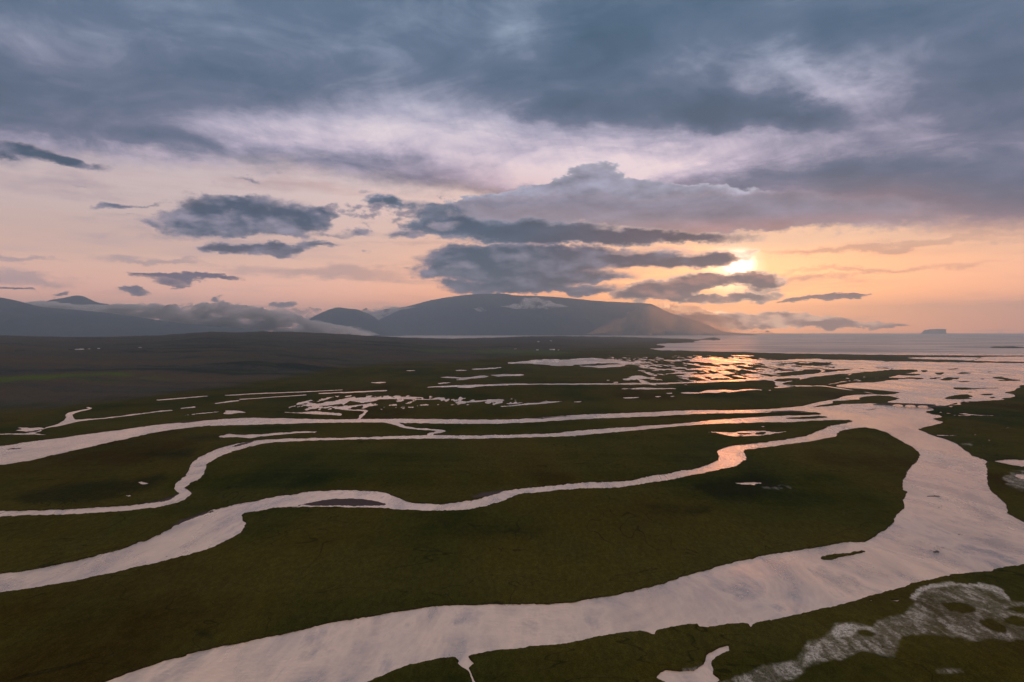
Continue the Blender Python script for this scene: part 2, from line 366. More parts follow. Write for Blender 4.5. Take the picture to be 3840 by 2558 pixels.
def mesh_obj(name, verts, faces, mat, parent=None, smooth=False):
    me = bpy.data.meshes.new(name)
    if isinstance(verts, np.ndarray):
        faces = np.asarray(faces, dtype=np.int32)
        me.vertices.add(len(verts)); me.vertices.foreach_set("co", verts.astype(np.float32).ravel())
        k = faces.shape[1]
        me.loops.add(faces.size); me.loops.foreach_set("vertex_index", faces.ravel())
        me.polygons.add(len(faces))
        me.polygons.foreach_set("loop_start", np.arange(0, faces.size, k, dtype=np.int32))
        me.polygons.foreach_set("loop_total", np.full(len(faces), k, dtype=np.int32))
        me.update(calc_edges=True)
    else:
        me.from_pydata(verts, [], faces)
        me.update()
    if smooth:
        me.polygons.foreach_set("use_smooth", np.ones(len(me.polygons), dtype=bool))
    me.materials.append(mat)
    o = bpy.data.objects.new(name, me)
    COL.objects.link(o)
    if parent is not None:
        o.parent = parent
    return o

def bm_obj(name, bm, mat, parent=None):
    me = bpy.data.meshes.new(name)
    bm.to_mesh(me); bm.free()
    me.materials.append(mat)
    o = bpy.data.objects.new(name, me)
    COL.objects.link(o)
    if parent is not None:
        o.parent = parent
    return o

def thing(name, label, cat, loc, rz=0.0, group=None):
    o = bpy.data.objects.new(name, None)
    o.empty_display_size = 1.0
    COL.objects.link(o)
    o.location = loc; o.rotation_euler = (0, 0, rz)
    o['label'] = label; o['category'] = cat
    if group: o['group'] = group
    return o

def copy_tree(src, loc, rz, label):
    r = src.copy(); COL.objects.link(r)
    r.location = loc; r.rotation_euler = (0, 0, rz); r['label'] = label
    for ch in list(src.children):
        c = ch.copy(); COL.objects.link(c); c.parent = r
        for g in list(ch.children):
            d = g.copy(); COL.objects.link(d); d.parent = c
    return r

def box(bm, x0, x1, y0, y1, z0, z1):
    v = [bm.verts.new(p) for p in ((x0, y0, z0), (x1, y0, z0), (x1, y1, z0), (x0, y1, z0), (x0, y0, z1), (x1, y0, z1), (x1, y1, z1), (x0, y1, z1))]
    for f in ((3, 2, 1, 0), (4, 5, 6, 7), (0, 1, 5, 4), (1, 2, 6, 5), (2, 3, 7, 6), (3, 0, 4, 7)):
        bm.faces.new([v[i] for i in f])

def tube(bm, p0, p1, r0, r1=None, n=8):
    r1 = r0 if r1 is None else r1
    p0 = Vector(p0); p1 = Vector(p1)
    ax = (p1 - p0).normalized()
    s = ax.orthogonal().normalized(); t = ax.cross(s)
    a = [bm.verts.new(p0 + (s * math.cos(2 * math.pi * i / n) + t * math.sin(2 * math.pi * i / n)) * r0) for i in range(n)]
    b = [bm.verts.new(p1 + (s * math.cos(2 * math.pi * i / n) + t * math.sin(2 * math.pi * i / n)) * r1) for i in range(n)]
    for i in range(n):
        bm.faces.new((a[i], a[(i + 1) % n], b[(i + 1) % n], b[i]))
    bm.faces.new(a[::-1]); bm.faces.new(b)

def gp(px, py, z=0.0):
    """photograph pixel -> point on the level z"""
    t = (H - z) / ((py - HY) / F)
    return ((px - CX) / F * t, t, z)

# numpy value noise -------------------------------------------------
_rs = np.random.RandomState(7)
_perm = _rs.permutation(256).astype(np.int64)
_perm = np.concatenate([_perm, _perm])
_val = _rs.rand(256).astype(np.float64)
def vnoise(x, y):
    xi = np.floor(x).astype(np.int64); yi = np.floor(y).astype(np.int64)
    xf = x - xi; yf = y - yi
    u = xf * xf * xf * (xf * (xf * 6 - 15) + 10); v = yf * yf * yf * (yf * (yf * 6 - 15) + 10)
    xi &= 255; yi &= 255; x1 = (xi + 1) & 255; y1 = (yi + 1) & 255
    a = _val[_perm[_perm[xi] + yi]]; b = _val[_perm[_perm[x1] + yi]]
    c = _val[_perm[_perm[xi] + y1]]; d = _val[_perm[_perm[x1] + y1]]
    return (a * (1 - u) + b * u) * (1 - v) + (c * (1 - u) + d * u) * v
def fbm(x, y, octv=4, gain=0.5, lac=2.03):
    s = 0.0; a = 1.0; tot = 0.0
    for i in range(octv):
        s = s + a * vnoise(x + 17.3 * i, y - 9.1 * i); tot += a
        a *= gain; x = x * lac; y = y * lac
    return s / tot

# ================================================================== traced shorelines (photograph pixels)
def T(ox, oy, s, pts):
    return [(ox + x / s, oy + y / s) for x, y in pts]
def A(*p): return T(0, 1000, 1.8391, p)
def B(*p): return T(1280, 1000, 1.8391, p)
def C(*p): return T(2560, 1000, 1.8391, p)
def Dd(*p): return T(0, 1600, 1.6367, p)
def E(*p): return T(1280, 1600, 1.6367, p)
def Ff(*p): return T(2560, 1600, 1.6367, p)
def G(*p): return T(3300, 1400, 4.359, p)
def Hh(*p): return T(2500, 1330, 2.9425, p)
def I(*p): return T(3340, 1180, 4.708, p)
def J(*p): return T(1700, 1330, 2.354, p)

WATER = []   # polygons cut into the land
LAND = []    # islands and bars put back
# north river
WATER.append([(-300, 1705)] + A((-60, 1246), (0, 1240), (100, 1225), (300, 1196), (460, 1176), (640, 1150), (740, 1137), (900, 1116), (1080, 1092), (1250, 1075), (1400, 1062), (1560, 1050),
        (1700, 1043), (1900, 1045), (2100, 1050), (2300, 1054)) + B((100, 1051), (440, 1050), (700, 1052), (950, 1056), (1180, 1054), (1300, 1048), (1440, 1036), (1640, 1022), (1900, 1012), (2100, 1005))
      + C((0, 992), (100, 990), (380, 990), (560, 984), (700, 975), (830, 960), (900, 942), (975, 927), (1040, 940), (900, 968), (1000, 1040), (930, 1006), (840, 1003), (600, 1006), (400, 1010), (100, 1016))
      + B((2200, 1030), (1900, 1042), (1700, 1050), (1500, 1062), (1300, 1074), (1100, 1083), (800, 1084), (440, 1078), (250, 1074), (0, 1076)) + A((2200, 1078), (1900, 1086), (1700, 1092), (1450, 1098),
        (1280, 1112), (1100, 1138), (960, 1167), (830, 1197), (700, 1225), (560, 1256), (430, 1287)) + Dd((190, 208), (100, 222), (0, 235), (-80, 250)) + [(-300, 1800)])
# second river with its bend
WATER.append([(-300, 1917)] + Dd((0, 518), (200, 515), (400, 510), (600, 497), (800, 485), (900, 472), (1000, 452), (1060, 432), (1095, 408), (1070, 380), (1085, 345), (1130, 310), (1160, 270), (1175, 225),
        (1230, 185), (1320, 142), (1430, 110), (1560, 88), (1650, 78), (1850, 72)) + B((0, 1180), (300, 1172), (580, 1162), (900, 1165), (1200, 1158), (1440, 1150), (1600, 1135), (1900, 1112), (2200, 1092))
      + C((0, 1080), (200, 1058), (400, 1045), (700, 1028), (940, 1022), (1010, 1010), (1200, 1064), (1130, 1056), (1050, 1058), (900, 1062), (760, 1072), (600, 1073), (400, 1078), (200, 1085), (0, 1098))
      + B((2100, 1122), (1800, 1150), (1600, 1168), (1300, 1178), (900, 1188), (700, 1186), (300, 1188), (0, 1194)) + Dd((1850, 88), (1700, 96), (1600, 108), (1530, 125), (1430, 155), (1360, 180), (1300, 210),
        (1268, 235), (1250, 290), (1215, 325), (1160, 352), (1135, 375), (1172, 405), (1150, 440), (1080, 470), (960, 497), (800, 515), (650, 525), (450, 538), (250, 542), (0, 552)) + [(-300, 1940)])
# link between them
WATER.append(B((300, 1076), (380, 1072), (440, 1100), (520, 1114), (640, 1120), (712, 1128), (716, 1138), (640, 1155), (625, 1166), (585, 1166), (600, 1150), (660, 1136), (600, 1128), (500, 1122), (420, 1110), (370, 1092)))
# third river
WATER.append([(-300, 2195)] + Dd((0, 903), (100, 892), (300, 862), (500, 815), (700, 765), (840, 722), (850, 708), (900, 700), (1045, 632), (1060, 615), (1150, 570), (1300, 515), (1500, 470), (1700, 430), (1900, 402), (2060, 392))
      + E((60, 391), (180, 395), (280, 410), (350, 435), (430, 468), (540, 475), (640, 475), (720, 465), (850, 442), (940, 410), (1010, 395), (1100, 382), (1280, 365), (1400, 352), (1500, 345), (1700, 338), (1770, 333), (1830, 318), (1900, 303), (2060, 278))
      + Ff((0, 270), (60, 265), (150, 238), (215, 205), (226, 185), (213, 155), (240, 135), (330, 115), (500, 98), (740, 62), (780, 48), (880, 10))
      + C((990, 1108), (1060, 1092), (1130, 1080), (1172, 1068), (1260, 1050)) + Ff((1250, -40), (1240, 30), (1180, 12), (1095, 5), (1000, 20), (950, 38), (940, 60), (850, 78), (750, 95), (500, 128), (385, 142), (375, 155), (390, 180), (385, 200), (330, 240), (220, 265), (100, 290), (0, 310))
      + E((1900, 345), (1700, 372), (1450, 382), (1250, 400), (1100, 415), (980, 460), (880, 490), (740, 512), (640, 517), (500, 515), (400, 510), (250, 500), (0, 495)) + Dd((1850, 492), (1700, 498), (1600, 515), (1500, 530),
        (1482, 545), (1495, 575), (1510, 595), (1480, 650), (1400, 700), (1280, 750), (1100, 802), (900, 850), (700, 900), (500, 940), (250, 985), (0, 1018)) + [(-300, 2250)])
# main river and lagoon
WATER.append(Dd((500, 1620), (640, 1567), (800, 1515), (1000, 1445), (1150, 1405), (1163, 1393), (1500, 1325), (1800, 1260)) + E((0, 1195), (100, 1180), (300, 1145), (550, 1108), (700, 1100), (1000, 1090), (1250, 1088), (1410, 1082),
        (1570, 1050), (1700, 1030), (1900, 985), (2060, 935)) + Ff((0, 922), (150, 880), (280, 840), (400, 818), (600, 775), (850, 738), (1000, 712), (1130, 707), (1200, 660), (1290, 600), (1310, 550), (1360, 500), (1352, 455), (1382, 402),
        (1360, 390), (1350, 350), (1370, 300), (1400, 250), (1440, 210), (1455, 180), (1445, 150), (1400, 120), (1300, 65), (1240, 30), (1180, 12), (1095, 5), (1000, 20))
      + C((1100, 1120), (1175, 1066), (1130, 1056), (1050, 1058), (960, 1040), (958, 1013), (930, 1006), (880, 1000), (840, 985), (860, 975), (900, 970), (1000, 964), (1090, 950), (1160, 947), (1300, 944), (1420, 950), (1440, 952)) + G((200, 520), (225, 500), (160, 485), (125, 470), (150, 455), (340, 412))
      + C((1500, 910), (1470, 902), (1430, 893), (1350, 889), (1260, 895), (1215, 905), (1222, 915), (1100, 922), (1040, 925), (990, 928), (980, 925), (1050, 915), (1120, 892), (1200, 884), (1325, 881), (1280, 868), (1200, 858), (1100, 838), (1000, 824), (900, 822),
          (780, 820), (700, 818), (680, 806), (740, 794), (820, 776), (900, 762), (1040, 745), (1150, 738), (1300, 722), (1430, 712), (1450, 700), (1380, 696), (1200, 705), (1000, 730), (800, 748), (600, 765), (400, 776), (200, 784), (0, 796))
      + B((2200, 802), (1700, 806), (1200, 808), (900, 815), (640, 826), (600, 832), (900, 828), (1200, 816), (1700, 814), (2200, 812)) + C((0, 806), (200, 798), (400, 790), (560, 783), (620, 788), (640, 800), (638, 815), (660, 825), (700, 832), (780, 828), (900, 826))
      + C((985, 827), (1060, 840), (1150, 852), (1250, 866), (1340, 882), (1420, 884), (1500, 868), (1300, 846), (1150, 836), (1080, 830), (1055, 822), (1110, 812), (1200, 800), (1330, 798), (1400, 785), (1540, 775), (1560, 772), (1440, 766), (1300, 772), (1200, 784), (1080, 800), (1000, 816),
          (985, 818), (1060, 800), (1180, 782), (1280, 772), (1440, 760), (1520, 740), (1620, 722), (1600, 710), (1450, 712), (1440, 704), (1460, 697), (1300, 700), (1100, 706), (1050, 712), (950, 705), (800, 712), (600, 708), (500, 702), (540, 695), (560, 685), (500, 672), (300, 655), (200, 648), (100, 640), (200, 634), (400, 640), (650, 645), (850, 640), (1000, 642), (1140, 645), (1250, 652),
          (1400, 655), (1560, 655), (1700, 657), (1900, 660), (2100, 662), (2354, 665)) + [(4200, 1362), (4200, 1440)] + G((2354, 195), (2300, 230), (2220, 250), (2200, 280), (2060, 308), (2040, 318), (2120, 330), (2180, 345), (2215, 375), (2120, 400), (1980, 412), (2050, 432), (1900, 440), (1600, 455),
          (1350, 465), (1310, 490), (1330, 510), (1200, 518), (1050, 530), (870, 530), (780, 535), (790, 552), (850, 562), (880, 600), (780, 615), (740, 638), (760, 645), (860, 670), (960, 685), (1020, 712), (900, 740), (860, 745), (950, 772), (1045, 797), (950, 830), (850, 855), (700, 890), (630, 915), (650, 930), (740, 965), (830, 1010))
      + G((950, 1040), (1100, 1090), (1255, 1155)) + Ff((1780, 180), (1865, 208), (1860, 235), (1870, 260), (1870, 340), (1890, 390), (1950, 440), (1990, 490), (1990, 530), (2040, 560), (2095, 588)) + [(3900, 1975), (4200, 2060), (4200, 2040)]
      + Ff((2150, 838), (2095, 845), (2000, 860), (1910, 875), (1900, 890), (1850, 890), (1635, 912), (1645, 930), (1620, 918), (1450, 955), (1350, 985), (1180, 1035), (1110, 1055), (1010, 1085), (990, 1090), (810, 1132), (700, 1160), (560, 1190), (545, 1200), (530, 1192), (450, 1205), (428, 1215), (415, 1230), (400, 1208),
           (350, 1208), (200, 1222), (150, 1236), (105, 1230), (95, 1215), (0, 1222)) + E((1935, 1250), (1925, 1278), (1905, 1275), (1850, 1258), (1720, 1265), (1600, 1290), (1380, 1332), (1280, 1342), (1200, 1350), (1160, 1348), (1130, 1362), (1000, 1372), (850, 1392), (775, 1412), (805, 1450), (778, 1480), (795, 1520), (825, 1580), (808, 1580), (775, 1500),
           (740, 1480), (712, 1455), (720, 1440), (700, 1418), (640, 1422), (520, 1445), (400, 1470), (250, 1530), (150, 1575), (0, 1640)) + [(1100, 2720), (200, 2720)])
# sea
WATER.append([(2700, 1243), (2700, 1273)] + C((130, 502), (110, 508), (50, 515), (80, 520), (0, 523)) + B((2200, 528), (2170, 535), (2172, 542), (2230, 552), (2200, 560), (2125, 565), (2220, 578)) + C((0, 580), (200, 585), (500, 592), (900, 602), (1400, 608), (1900, 612), (2354, 615)) + [(4300, 1336), (4300, 1243)])
# fjord beyond the low land is open water: the land sheet simply ends there
# lagoons behind the spit
WATER.append(I((300, 765), (400, 755), (700, 750), (1000, 752), (1550, 758), (1540, 770), (1440, 812), (1290, 808), (1180, 798), (900, 795), (700, 792), (500, 780), (350, 772)))
WATER.append(I((1650, 745), (2000, 742), (2354, 738), (2800, 740), (2800, 832), (2354, 832), (2100, 828), (1900, 828), (1600, 820), (1450, 818), (1500, 800), (1560, 770)))
# upper left stream
WATER.append(A((-60, 1157), (0, 1154), (180, 1150), (250, 1138), (290, 1125), (320, 1108), (400, 1085), (440, 1062), (455, 1040), (450, 1020), (480, 1005), (560, 988), (610, 980), (590, 972), (610, 969), (635, 975), (625, 983), (540, 1003), (505, 1018), (500, 1030),
        (520, 1055), (600, 1050), (720, 1043), (900, 1020), (1100, 995), (1180, 988), (1190, 992), (1100, 1001), (900, 1028), (700, 1051), (560, 1066), (500, 1078), (400, 1100), (310, 1118), (270, 1142), (240, 1152), (345, 1158), (200, 1160), (0, 1159), (-60, 1162)))
WATER.append(A((120, 1108), (200, 1112), (280, 1108), (300, 1120), (240, 1132), (180, 1138), (100, 1132), (150, 1120)))
# pools and thin waters
for p in (
    Dd((1335, 65), (1380, 52), (1410, 47), (1500, 50), (1600, 46), (1680, 40), (1860, 29), (1940, 30), (1930, 36), (1800, 42), (1700, 52), (1600, 62), (1540, 71), (1450, 66)),
    C((175, 1142), (260, 1140), (330, 1145), (420, 1133), (560, 1134), (640, 1142), (715, 1136), (700, 1142), (640, 1150), (600, 1158), (540, 1165), (400, 1172), (330, 1168), (290, 1158), (230, 1147)),
    J((460, 73), (600, 60), (720, 46), (900, 38), (960, 46), (1080, 36), (1240, 28), (1340, 38), (1450, 46), (1550, 60), (1680, 68), (1560, 80), (1400, 76), (1300, 76), (1240, 84), (1080, 88), (1060, 96), (960, 100), (870, 100), (820, 90), (700, 82), (560, 80)),
    J((1110, 98), (1200, 98), (1300, 96), (1380, 88), (1470, 88), (1530, 102), (1440, 108), (1340, 116), (1240, 110), (1150, 108)),
    J((330, 178), (420, 173), (520, 174), (640, 178), (560, 186), (480, 190), (400, 194), (340, 186)),
    J((-140, 198), (-20, 194), (60, 202), (140, 196), (220, 186), (330, 188), (300, 198), (200, 208), (120, 220), (20, 226), (60, 212), (-60, 206)),
    J((390, 460), (500, 448), (600, 438), (660, 428), (760, 426), (800, 414), (980, 412), (900, 422), (820, 432), (720, 440), (620, 444), (520, 454), (440, 460)),
    B((0, 925), (60, 914), (130, 903), (250, 903), (240, 910), (180, 912), (300, 909), (400, 900), (480, 898), (580, 903), (500, 910), (720, 917), (560, 918), (400, 913), (260, 916), (240, 925), (180, 936), (120, 934), (60, 926), (30, 944), (10, 958), (60, 960), (150, 950), (250, 944), (180, 954), (90, 966), (60, 976), (40, 984), (150, 988), (185, 994),
      (150, 1030), (125, 1055), (110, 1054), (130, 1024), (160, 998), (60, 992), (-10, 985), (-60, 970), (20, 962), (0, 945)),
    A((2045, 947), (2140, 950), (2240, 940), (2354, 932), (2354, 945), (2230, 960), (2120, 964), (2110, 955)),
    A((1915, 1003), (2060, 1006), (2180, 998), (2250, 1005), (2354, 1012), (2354, 1026), (2250, 1022), (2130, 1015), (2000, 1010)),
    A((1535, 1015), (1560, 1000), (1550, 992), (1640, 994), (1700, 1005), (1640, 1010), (1580, 1018)),
    A((1270, 1024), (1400, 1008), (1500, 1000), (1510, 1004), (1400, 1013), (1290, 1026)),
    A((1480, 942), (1560, 930), (1640, 922), (1650, 927), (1560, 938), (1490, 946)),
    A((1650, 914), (1760, 906), (1900, 896), (2100, 884), (2110, 889), (1900, 901), (1760, 911), (1660, 919)),
    A((1080, 918), (1250, 904), (1420, 891), (1425, 896), (1250, 910), (1100, 922)),
    A((1560, 886), (1800, 872), (2050, 862), (2354, 848), (2354, 852), (2050, 867), (1800, 878), (1570, 890)),
    A((2200, 873), (2354, 865), (2354, 870), (2210, 878)),
    A((1250, 976), (1340, 966), (1345, 970), (1260, 979)),
    B((0, 868), (200, 856), (310, 852), (312, 858), (200, 862), (10, 873)),
    B((205, 798), (260, 795), (312, 798), (270, 804), (215, 802)),
    B((900, 706), (1000, 700), (1100, 695), (1050, 704), (920, 711)),
    B((790, 714), (880, 712), (880, 716), (790, 717)),
    B((668, 804), (720, 800), (758, 800), (720, 806), (680, 808)),
    B((440, 719), (510, 715), (500, 720), (450, 722)),
    B((800, 832), (860, 826), (960, 824), (900, 834), (820, 835)),
    B((810, 934), (900, 926), (980, 922), (1060, 916), (1130, 921), (1000, 928), (960, 932), (860, 937)),
    B((1140, 943), (1200, 940), (1260, 938), (1200, 946), (1150, 947)),
    B((470, 970), (500, 968), (490, 974)), B((1600, 933), (1640, 930), (1665, 930), (1630, 936)),
    B((1825, 782), (1853, 782), (1840, 786)), B((1930, 842), (1990, 841), (1960, 845)), B((1985, 844), (2080, 834), (2160, 838), (2310, 842), (2230, 845), (2100, 846)),
    B((1942, 904), (2000, 900), (2062, 900), (2000, 907), (1960, 908)), B((2235, 873), (2285, 871), (2270, 877)), B((2160, 895), (2205, 894), (2180, 900)),
    B((1940, 775), (2000, 768), (2100, 766), (2160, 766), (2100, 773), (2010, 778), (1960, 781)),
    B((1145, 501), (1250, 498), (1400, 497), (1400, 500), (1250, 503), (1150, 504)),
    A((105, 580), (180, 578), (240, 582), (180, 585)),
    Hh((740, 8), (900, 8), (965, 14), (860, 18), (750, 14)), Hh((340, 42), (460, 38), (620, 44), (600, 49), (460, 47), (350, 45)), Hh((1470, 50), (1600, 45), (1720, 52), (1600, 57), (1480, 55)), Hh((1340, 55), (1450, 52), (1470, 58), (1360, 60)),
    Hh((200, 55), (300, 48), (700, 56), (1100, 66), (1480, 66), (1800, 66), (2060, 62), (2400, 70), (2400, 130), (2200, 140), (2000, 150), (1850, 165), (1650, 160), (1480, 160), (1300, 165), (1100, 160), (950, 155), (1060, 140), (1040, 120), (1200, 125), (1050, 112), (880, 96), (760, 92), (700, 105), (560, 100), (480, 90), (440, 78), (330, 74), (220, 78), (280, 68)),
    Hh((210, 162), (300, 152), (450, 155), (560, 150), (640, 148), (760, 155), (640, 162), (500, 168), (400, 162), (280, 172)),
    Hh((430, 142), (560, 138), (620, 126), (660, 134), (680, 142), (600, 148), (520, 152)),
    Hh((0, 208), (120, 200), (340, 194), (340, 198), (160, 207), (0, 216)), Hh((360, 195), (480, 196), (588, 198), (500, 202), (380, 200)),
    Hh((95, 235), (200, 220), (340, 218), (480, 215), (560, 208), (640, 210), (750, 207), (700, 216), (600, 222), (640, 236), (560, 242), (480, 240), (400, 250), (300, 246), (200, 252), (160, 240)),
    Hh((780, 222), (840, 220), (830, 225)), Hh((870, 220), (944, 212), (940, 218), (900, 224)), Hh((1000, 210), (1140, 196), (1300, 182), (1460, 168), (1530, 168), (1440, 182), (1300, 194), (1150, 206), (1020, 214)),
    Hh((150, 420), (220, 414), (360, 418), (440, 394), (560, 392), (640, 388), (760, 396), (860, 380), (960, 380), (1085, 390), (960, 392), (860, 398), (780, 408), (680, 418), (640, 408), (560, 424), (440, 420), (330, 430), (200, 430)),
    Hh((0, 372), (60, 370), (110, 377), (40, 379)), Hh((0, 425), (60, 424), (40, 431)), Hh((1125, 392), (1162, 392), (1140, 397)), Hh((0, 457), (105, 458), (60, 461)),
    Hh((1180, 363), (1240, 356), (1340, 350), (1420, 350), (1340, 358), (1210, 370)),
    Hh((1335, 262), (1480, 258), (1502, 268), (1440, 280), (1340, 298), (1260, 310), (1230, 322), (1250, 305), (1330, 290), (1430, 270), (1420, 263), (1340, 268)),
    Hh((1160, 268), (1185, 290), (1240, 320), (1250, 340), (1420, 345), (1600, 345), (1760, 348), (1740, 340), (1440, 340), (1300, 332), (1260, 318), (1200, 262)),
    Hh((2090, 290), (2150, 286), (2120, 296)), Hh((1970, 256), (2020, 262), (1990, 268)), Hh((1990, 224), (2040, 212), (2020, 226)), Hh((2165, 246), (2185, 244), (2180, 250)), Hh((1885, 180), (1940, 180), (1910, 188)), Hh((1690, 164), (1750, 180), (1680, 202), (1720, 182)),
    Hh((1740, 512), (1800, 506), (1900, 500), (1980, 482), (2040, 460), (2200, 452), (2300, 440), (2340, 448), (2200, 458), (2120, 475), (2110, 492), (2000, 500), (1840, 512), (1830, 530), (1780, 540), (1600, 545)),
    C((540, 1103), (570, 1101), (560, 1106)), C((1145, 668), (1160, 690), (1230, 695), (1150, 694)),
    G((905, 1013), (1000, 1012), (1220, 1018), (1225, 1024), (1000, 1020)), G((1240, 1020), (1285, 1022), (1250, 1025)), G((1290, 655), (1400, 660), (1540, 675), (1700, 688), (1960, 697), (1700, 692), (1500, 684), (1330, 662)), G((1170, 688), (1330, 690), (1520, 683), (1400, 693), (1200, 692)),
    G((970, 636), (1010, 636), (1000, 642)), G((1040, 645), (1160, 655), (1100, 656)), G((2015, 888), (2110, 880), (2080, 890)), G((1210, 945), (1240, 936), (1230, 946)), G((1535, 995), (1560, 996), (1550, 999)), G((1765, 1090), (1800, 1092), (1790, 1098)),
    G((1390, 466), (1480, 474), (1430, 476)), G((1115, 538), (1200, 545), (1140, 548)),
    Ff((850, 1348 - 1000), (851, 1349 - 1000), (852, 1350 - 1000)),
    Dd((848, 342), (880, 340), (915, 350), (890, 357), (860, 352)), Dd((770, 424), (805, 420), (790, 427)),
    Ff((320, 347), (400, 344), (495, 345), (440, 355), (350, 354)),
    Ff((1910, 212), (1980, 200), (2060, 205), (2160, 210), (2160, 250), (2050, 240), (1960, 225)), Ff((2035, 300), (2060, 292), (2160, 310), (2160, 330), (2080, 325)),
    Ff((1280, 1070), (1330, 1066), (1320, 1075)), Ff((1145, 1071), (1165, 1070), (1160, 1076)),
    Ff((275, 1345), (285, 1375), (240, 1400), (190, 1430), (170, 1455), (190, 1490), (185, 1520), (230, 1560), (160, 1600), (-20, 1600)) + E((1925, 1540), (1980, 1495)) + Ff((0, 1502), (70, 1498), (130, 1460), (140, 1410), (180, 1380), (240, 1358)),
):
    WATER.append(p)

# islands, bars
for p in (
    C((710, 1045), (760, 1040), (900, 1032), (980, 1032), (995, 1040), (900, 1048), (780, 1050)),
    C((630, 782), (700, 770), (780, 768), (815, 772), (760, 786), (690, 793), (640, 790)),
    C((780, 672), (900, 664), (1030, 665), (960, 678), (860, 683), (800, 681)),
    C((1460, 745), (1550, 738), (1640, 742), (1560, 749)), C((1330, 700), (1400, 697), (1450, 698), (1380, 703)),
    C((1645, 715), (1680, 713), (1690, 722), (1660, 726)), C((1740, 733), (1800, 731), (1790, 742), (1760, 745)), C((1890, 736), (1940, 730), (1990, 734), (1930, 741)), C((1700, 768), (1740, 766), (1780, 768), (1730, 774)),
    C((1780, 778), (1830, 765), (1870, 768), (1850, 782), (1800, 784)), C((1860, 770), (1910, 765), (1890, 776)), C((1540, 770), (1600, 765), (1660, 770), (1580, 773)), C((1820, 706), (1900, 704), (1860, 710)), C((1900, 792), (1980, 790), (1940, 795)),
    C((2140, 765), (2180, 760), (2230, 770), (2270, 778), (2230, 782), (2180, 773)), C((2160, 788), (2250, 780), (2330, 783), (2250, 790)), C((2050, 774), (2080, 773), (2065, 777)), C((2190, 758), (2215, 757), (2200, 760)), C((2260, 757), (2290, 757), (2270, 760)), C((2100, 728), (2130, 727), (2115, 730)),
    G((1060, 415), (1090, 395), (1190, 370), (1300, 350), (1420, 345), (1500, 370), (1515, 380), (1440, 400), (1505, 418), (1300, 424), (1130, 425)),
    G((1200, 238), (1420, 234), (1500, 245), (1700, 240), (2010, 232), (1850, 245), (1620, 254), (1400, 270), (1250, 266)), G((1640, 350), (1700, 338), (1860, 338), (1800, 356), (1700, 360)), G((1780, 398), (1850, 388), (1890, 400), (1830, 408)), G((1550, 290), (1600, 288), (1580, 294)), G((1400, 315), (1500, 310), (1480, 317)), G((1590, 180), (1640, 176), (1620, 184)),
    G((1115, 515), (1190, 495), (1250, 485), (1270, 500), (1180, 510)),
    G((1320, 134), (1420, 128), (1500, 130), (1400, 137)), G((420, 74), (560, 70), (670, 76), (500, 82)), G((320, 36), (400, 28), (560, 22), (650, 28), (500, 36)), G((560, 92), (640, 88), (720, 92), (620, 97)),
    I((1760, 578), (1800, 563), (2000, 562), (2200, 566), (2380, 578), (2300, 586), (2100, 590), (1880, 588)),
    Ff((845, 805), (880, 790), (950, 782), (1000, 780), (1060, 768), (1110, 764), (1115, 772), (1060, 785), (980, 800), (900, 815), (860, 817)),
    C((1235, 988), (1300, 984), (1350, 979), (1300, 987)), G((0, 600), (1, 600), (1, 601)),
    C((372, 1150), (420, 1146), (478, 1150), (450, 1156), (400, 1157)), C((500, 1148), (540, 1142), (580, 1147), (550, 1156), (510, 1154)), C((380, 1165), (400, 1162), (425, 1165), (400, 1169)), C((560, 1160), (590, 1157), (600, 1161), (570, 1163)),
    Ff((1590, 1100), (1600, 1100), (1595, 1104)),
    Hh((1320, 345), (1350, 343), (1420, 347), (1380, 352)), Hh((1975, 378), (2060, 380), (2120, 385), (2100, 390), (2020, 386)),
):
    LAND.append(p)
# bare wet sand, just above the water
SAND = [
    Dd((1790, 490), (1850, 478), (1950, 455), (2060, 444)) + E((30, 441), (100, 444), (200, 455), (270, 472), (275, 480), (200, 487), (0, 486)) + Dd((1950, 487), (1860, 480), (1830, 488)),
    Dd((1056, 616), (1100, 585), (1170, 560), (1250, 532), (1330, 516), (1310, 524), (1230, 545), (1190, 562), (1120, 590)),
    E((800, 434), (880, 410), (960, 400), (1000, 395), (960, 412), (880, 430)),
    C((540, 1000), (640, 995), (760, 992), (870, 998), (780, 1003), (640, 1002)),
    Ff((1480, 432), (1510, 424), (1590, 428), (1570, 433), (1530, 431), (1500, 430)), Ff((1520, 508), (1550, 508), (1575, 494), (1595, 483), (1592, 490), (1560, 506), (1535, 512)),
    Ff((1690, 664), (1700, 658), (1706, 660), (1698, 666)),
    A((50, 1262), (90, 1254), (150, 1252), (120, 1260)), A((1180, 1081), (1280, 1070), (1420, 1062), (1380, 1068), (1260, 1079)),
    B((1300, 1050), (1450, 1038), (1620, 1028), (1560, 1034), (1420, 1046)),
    Dd((1420, 122), (1500, 100), (1560, 92), (1510, 108), (1450, 122)), Dd((890, 472), (980, 458), (1060, 434), (1095, 410), (1075, 436), (1000, 463)),
]
LAND += SAND

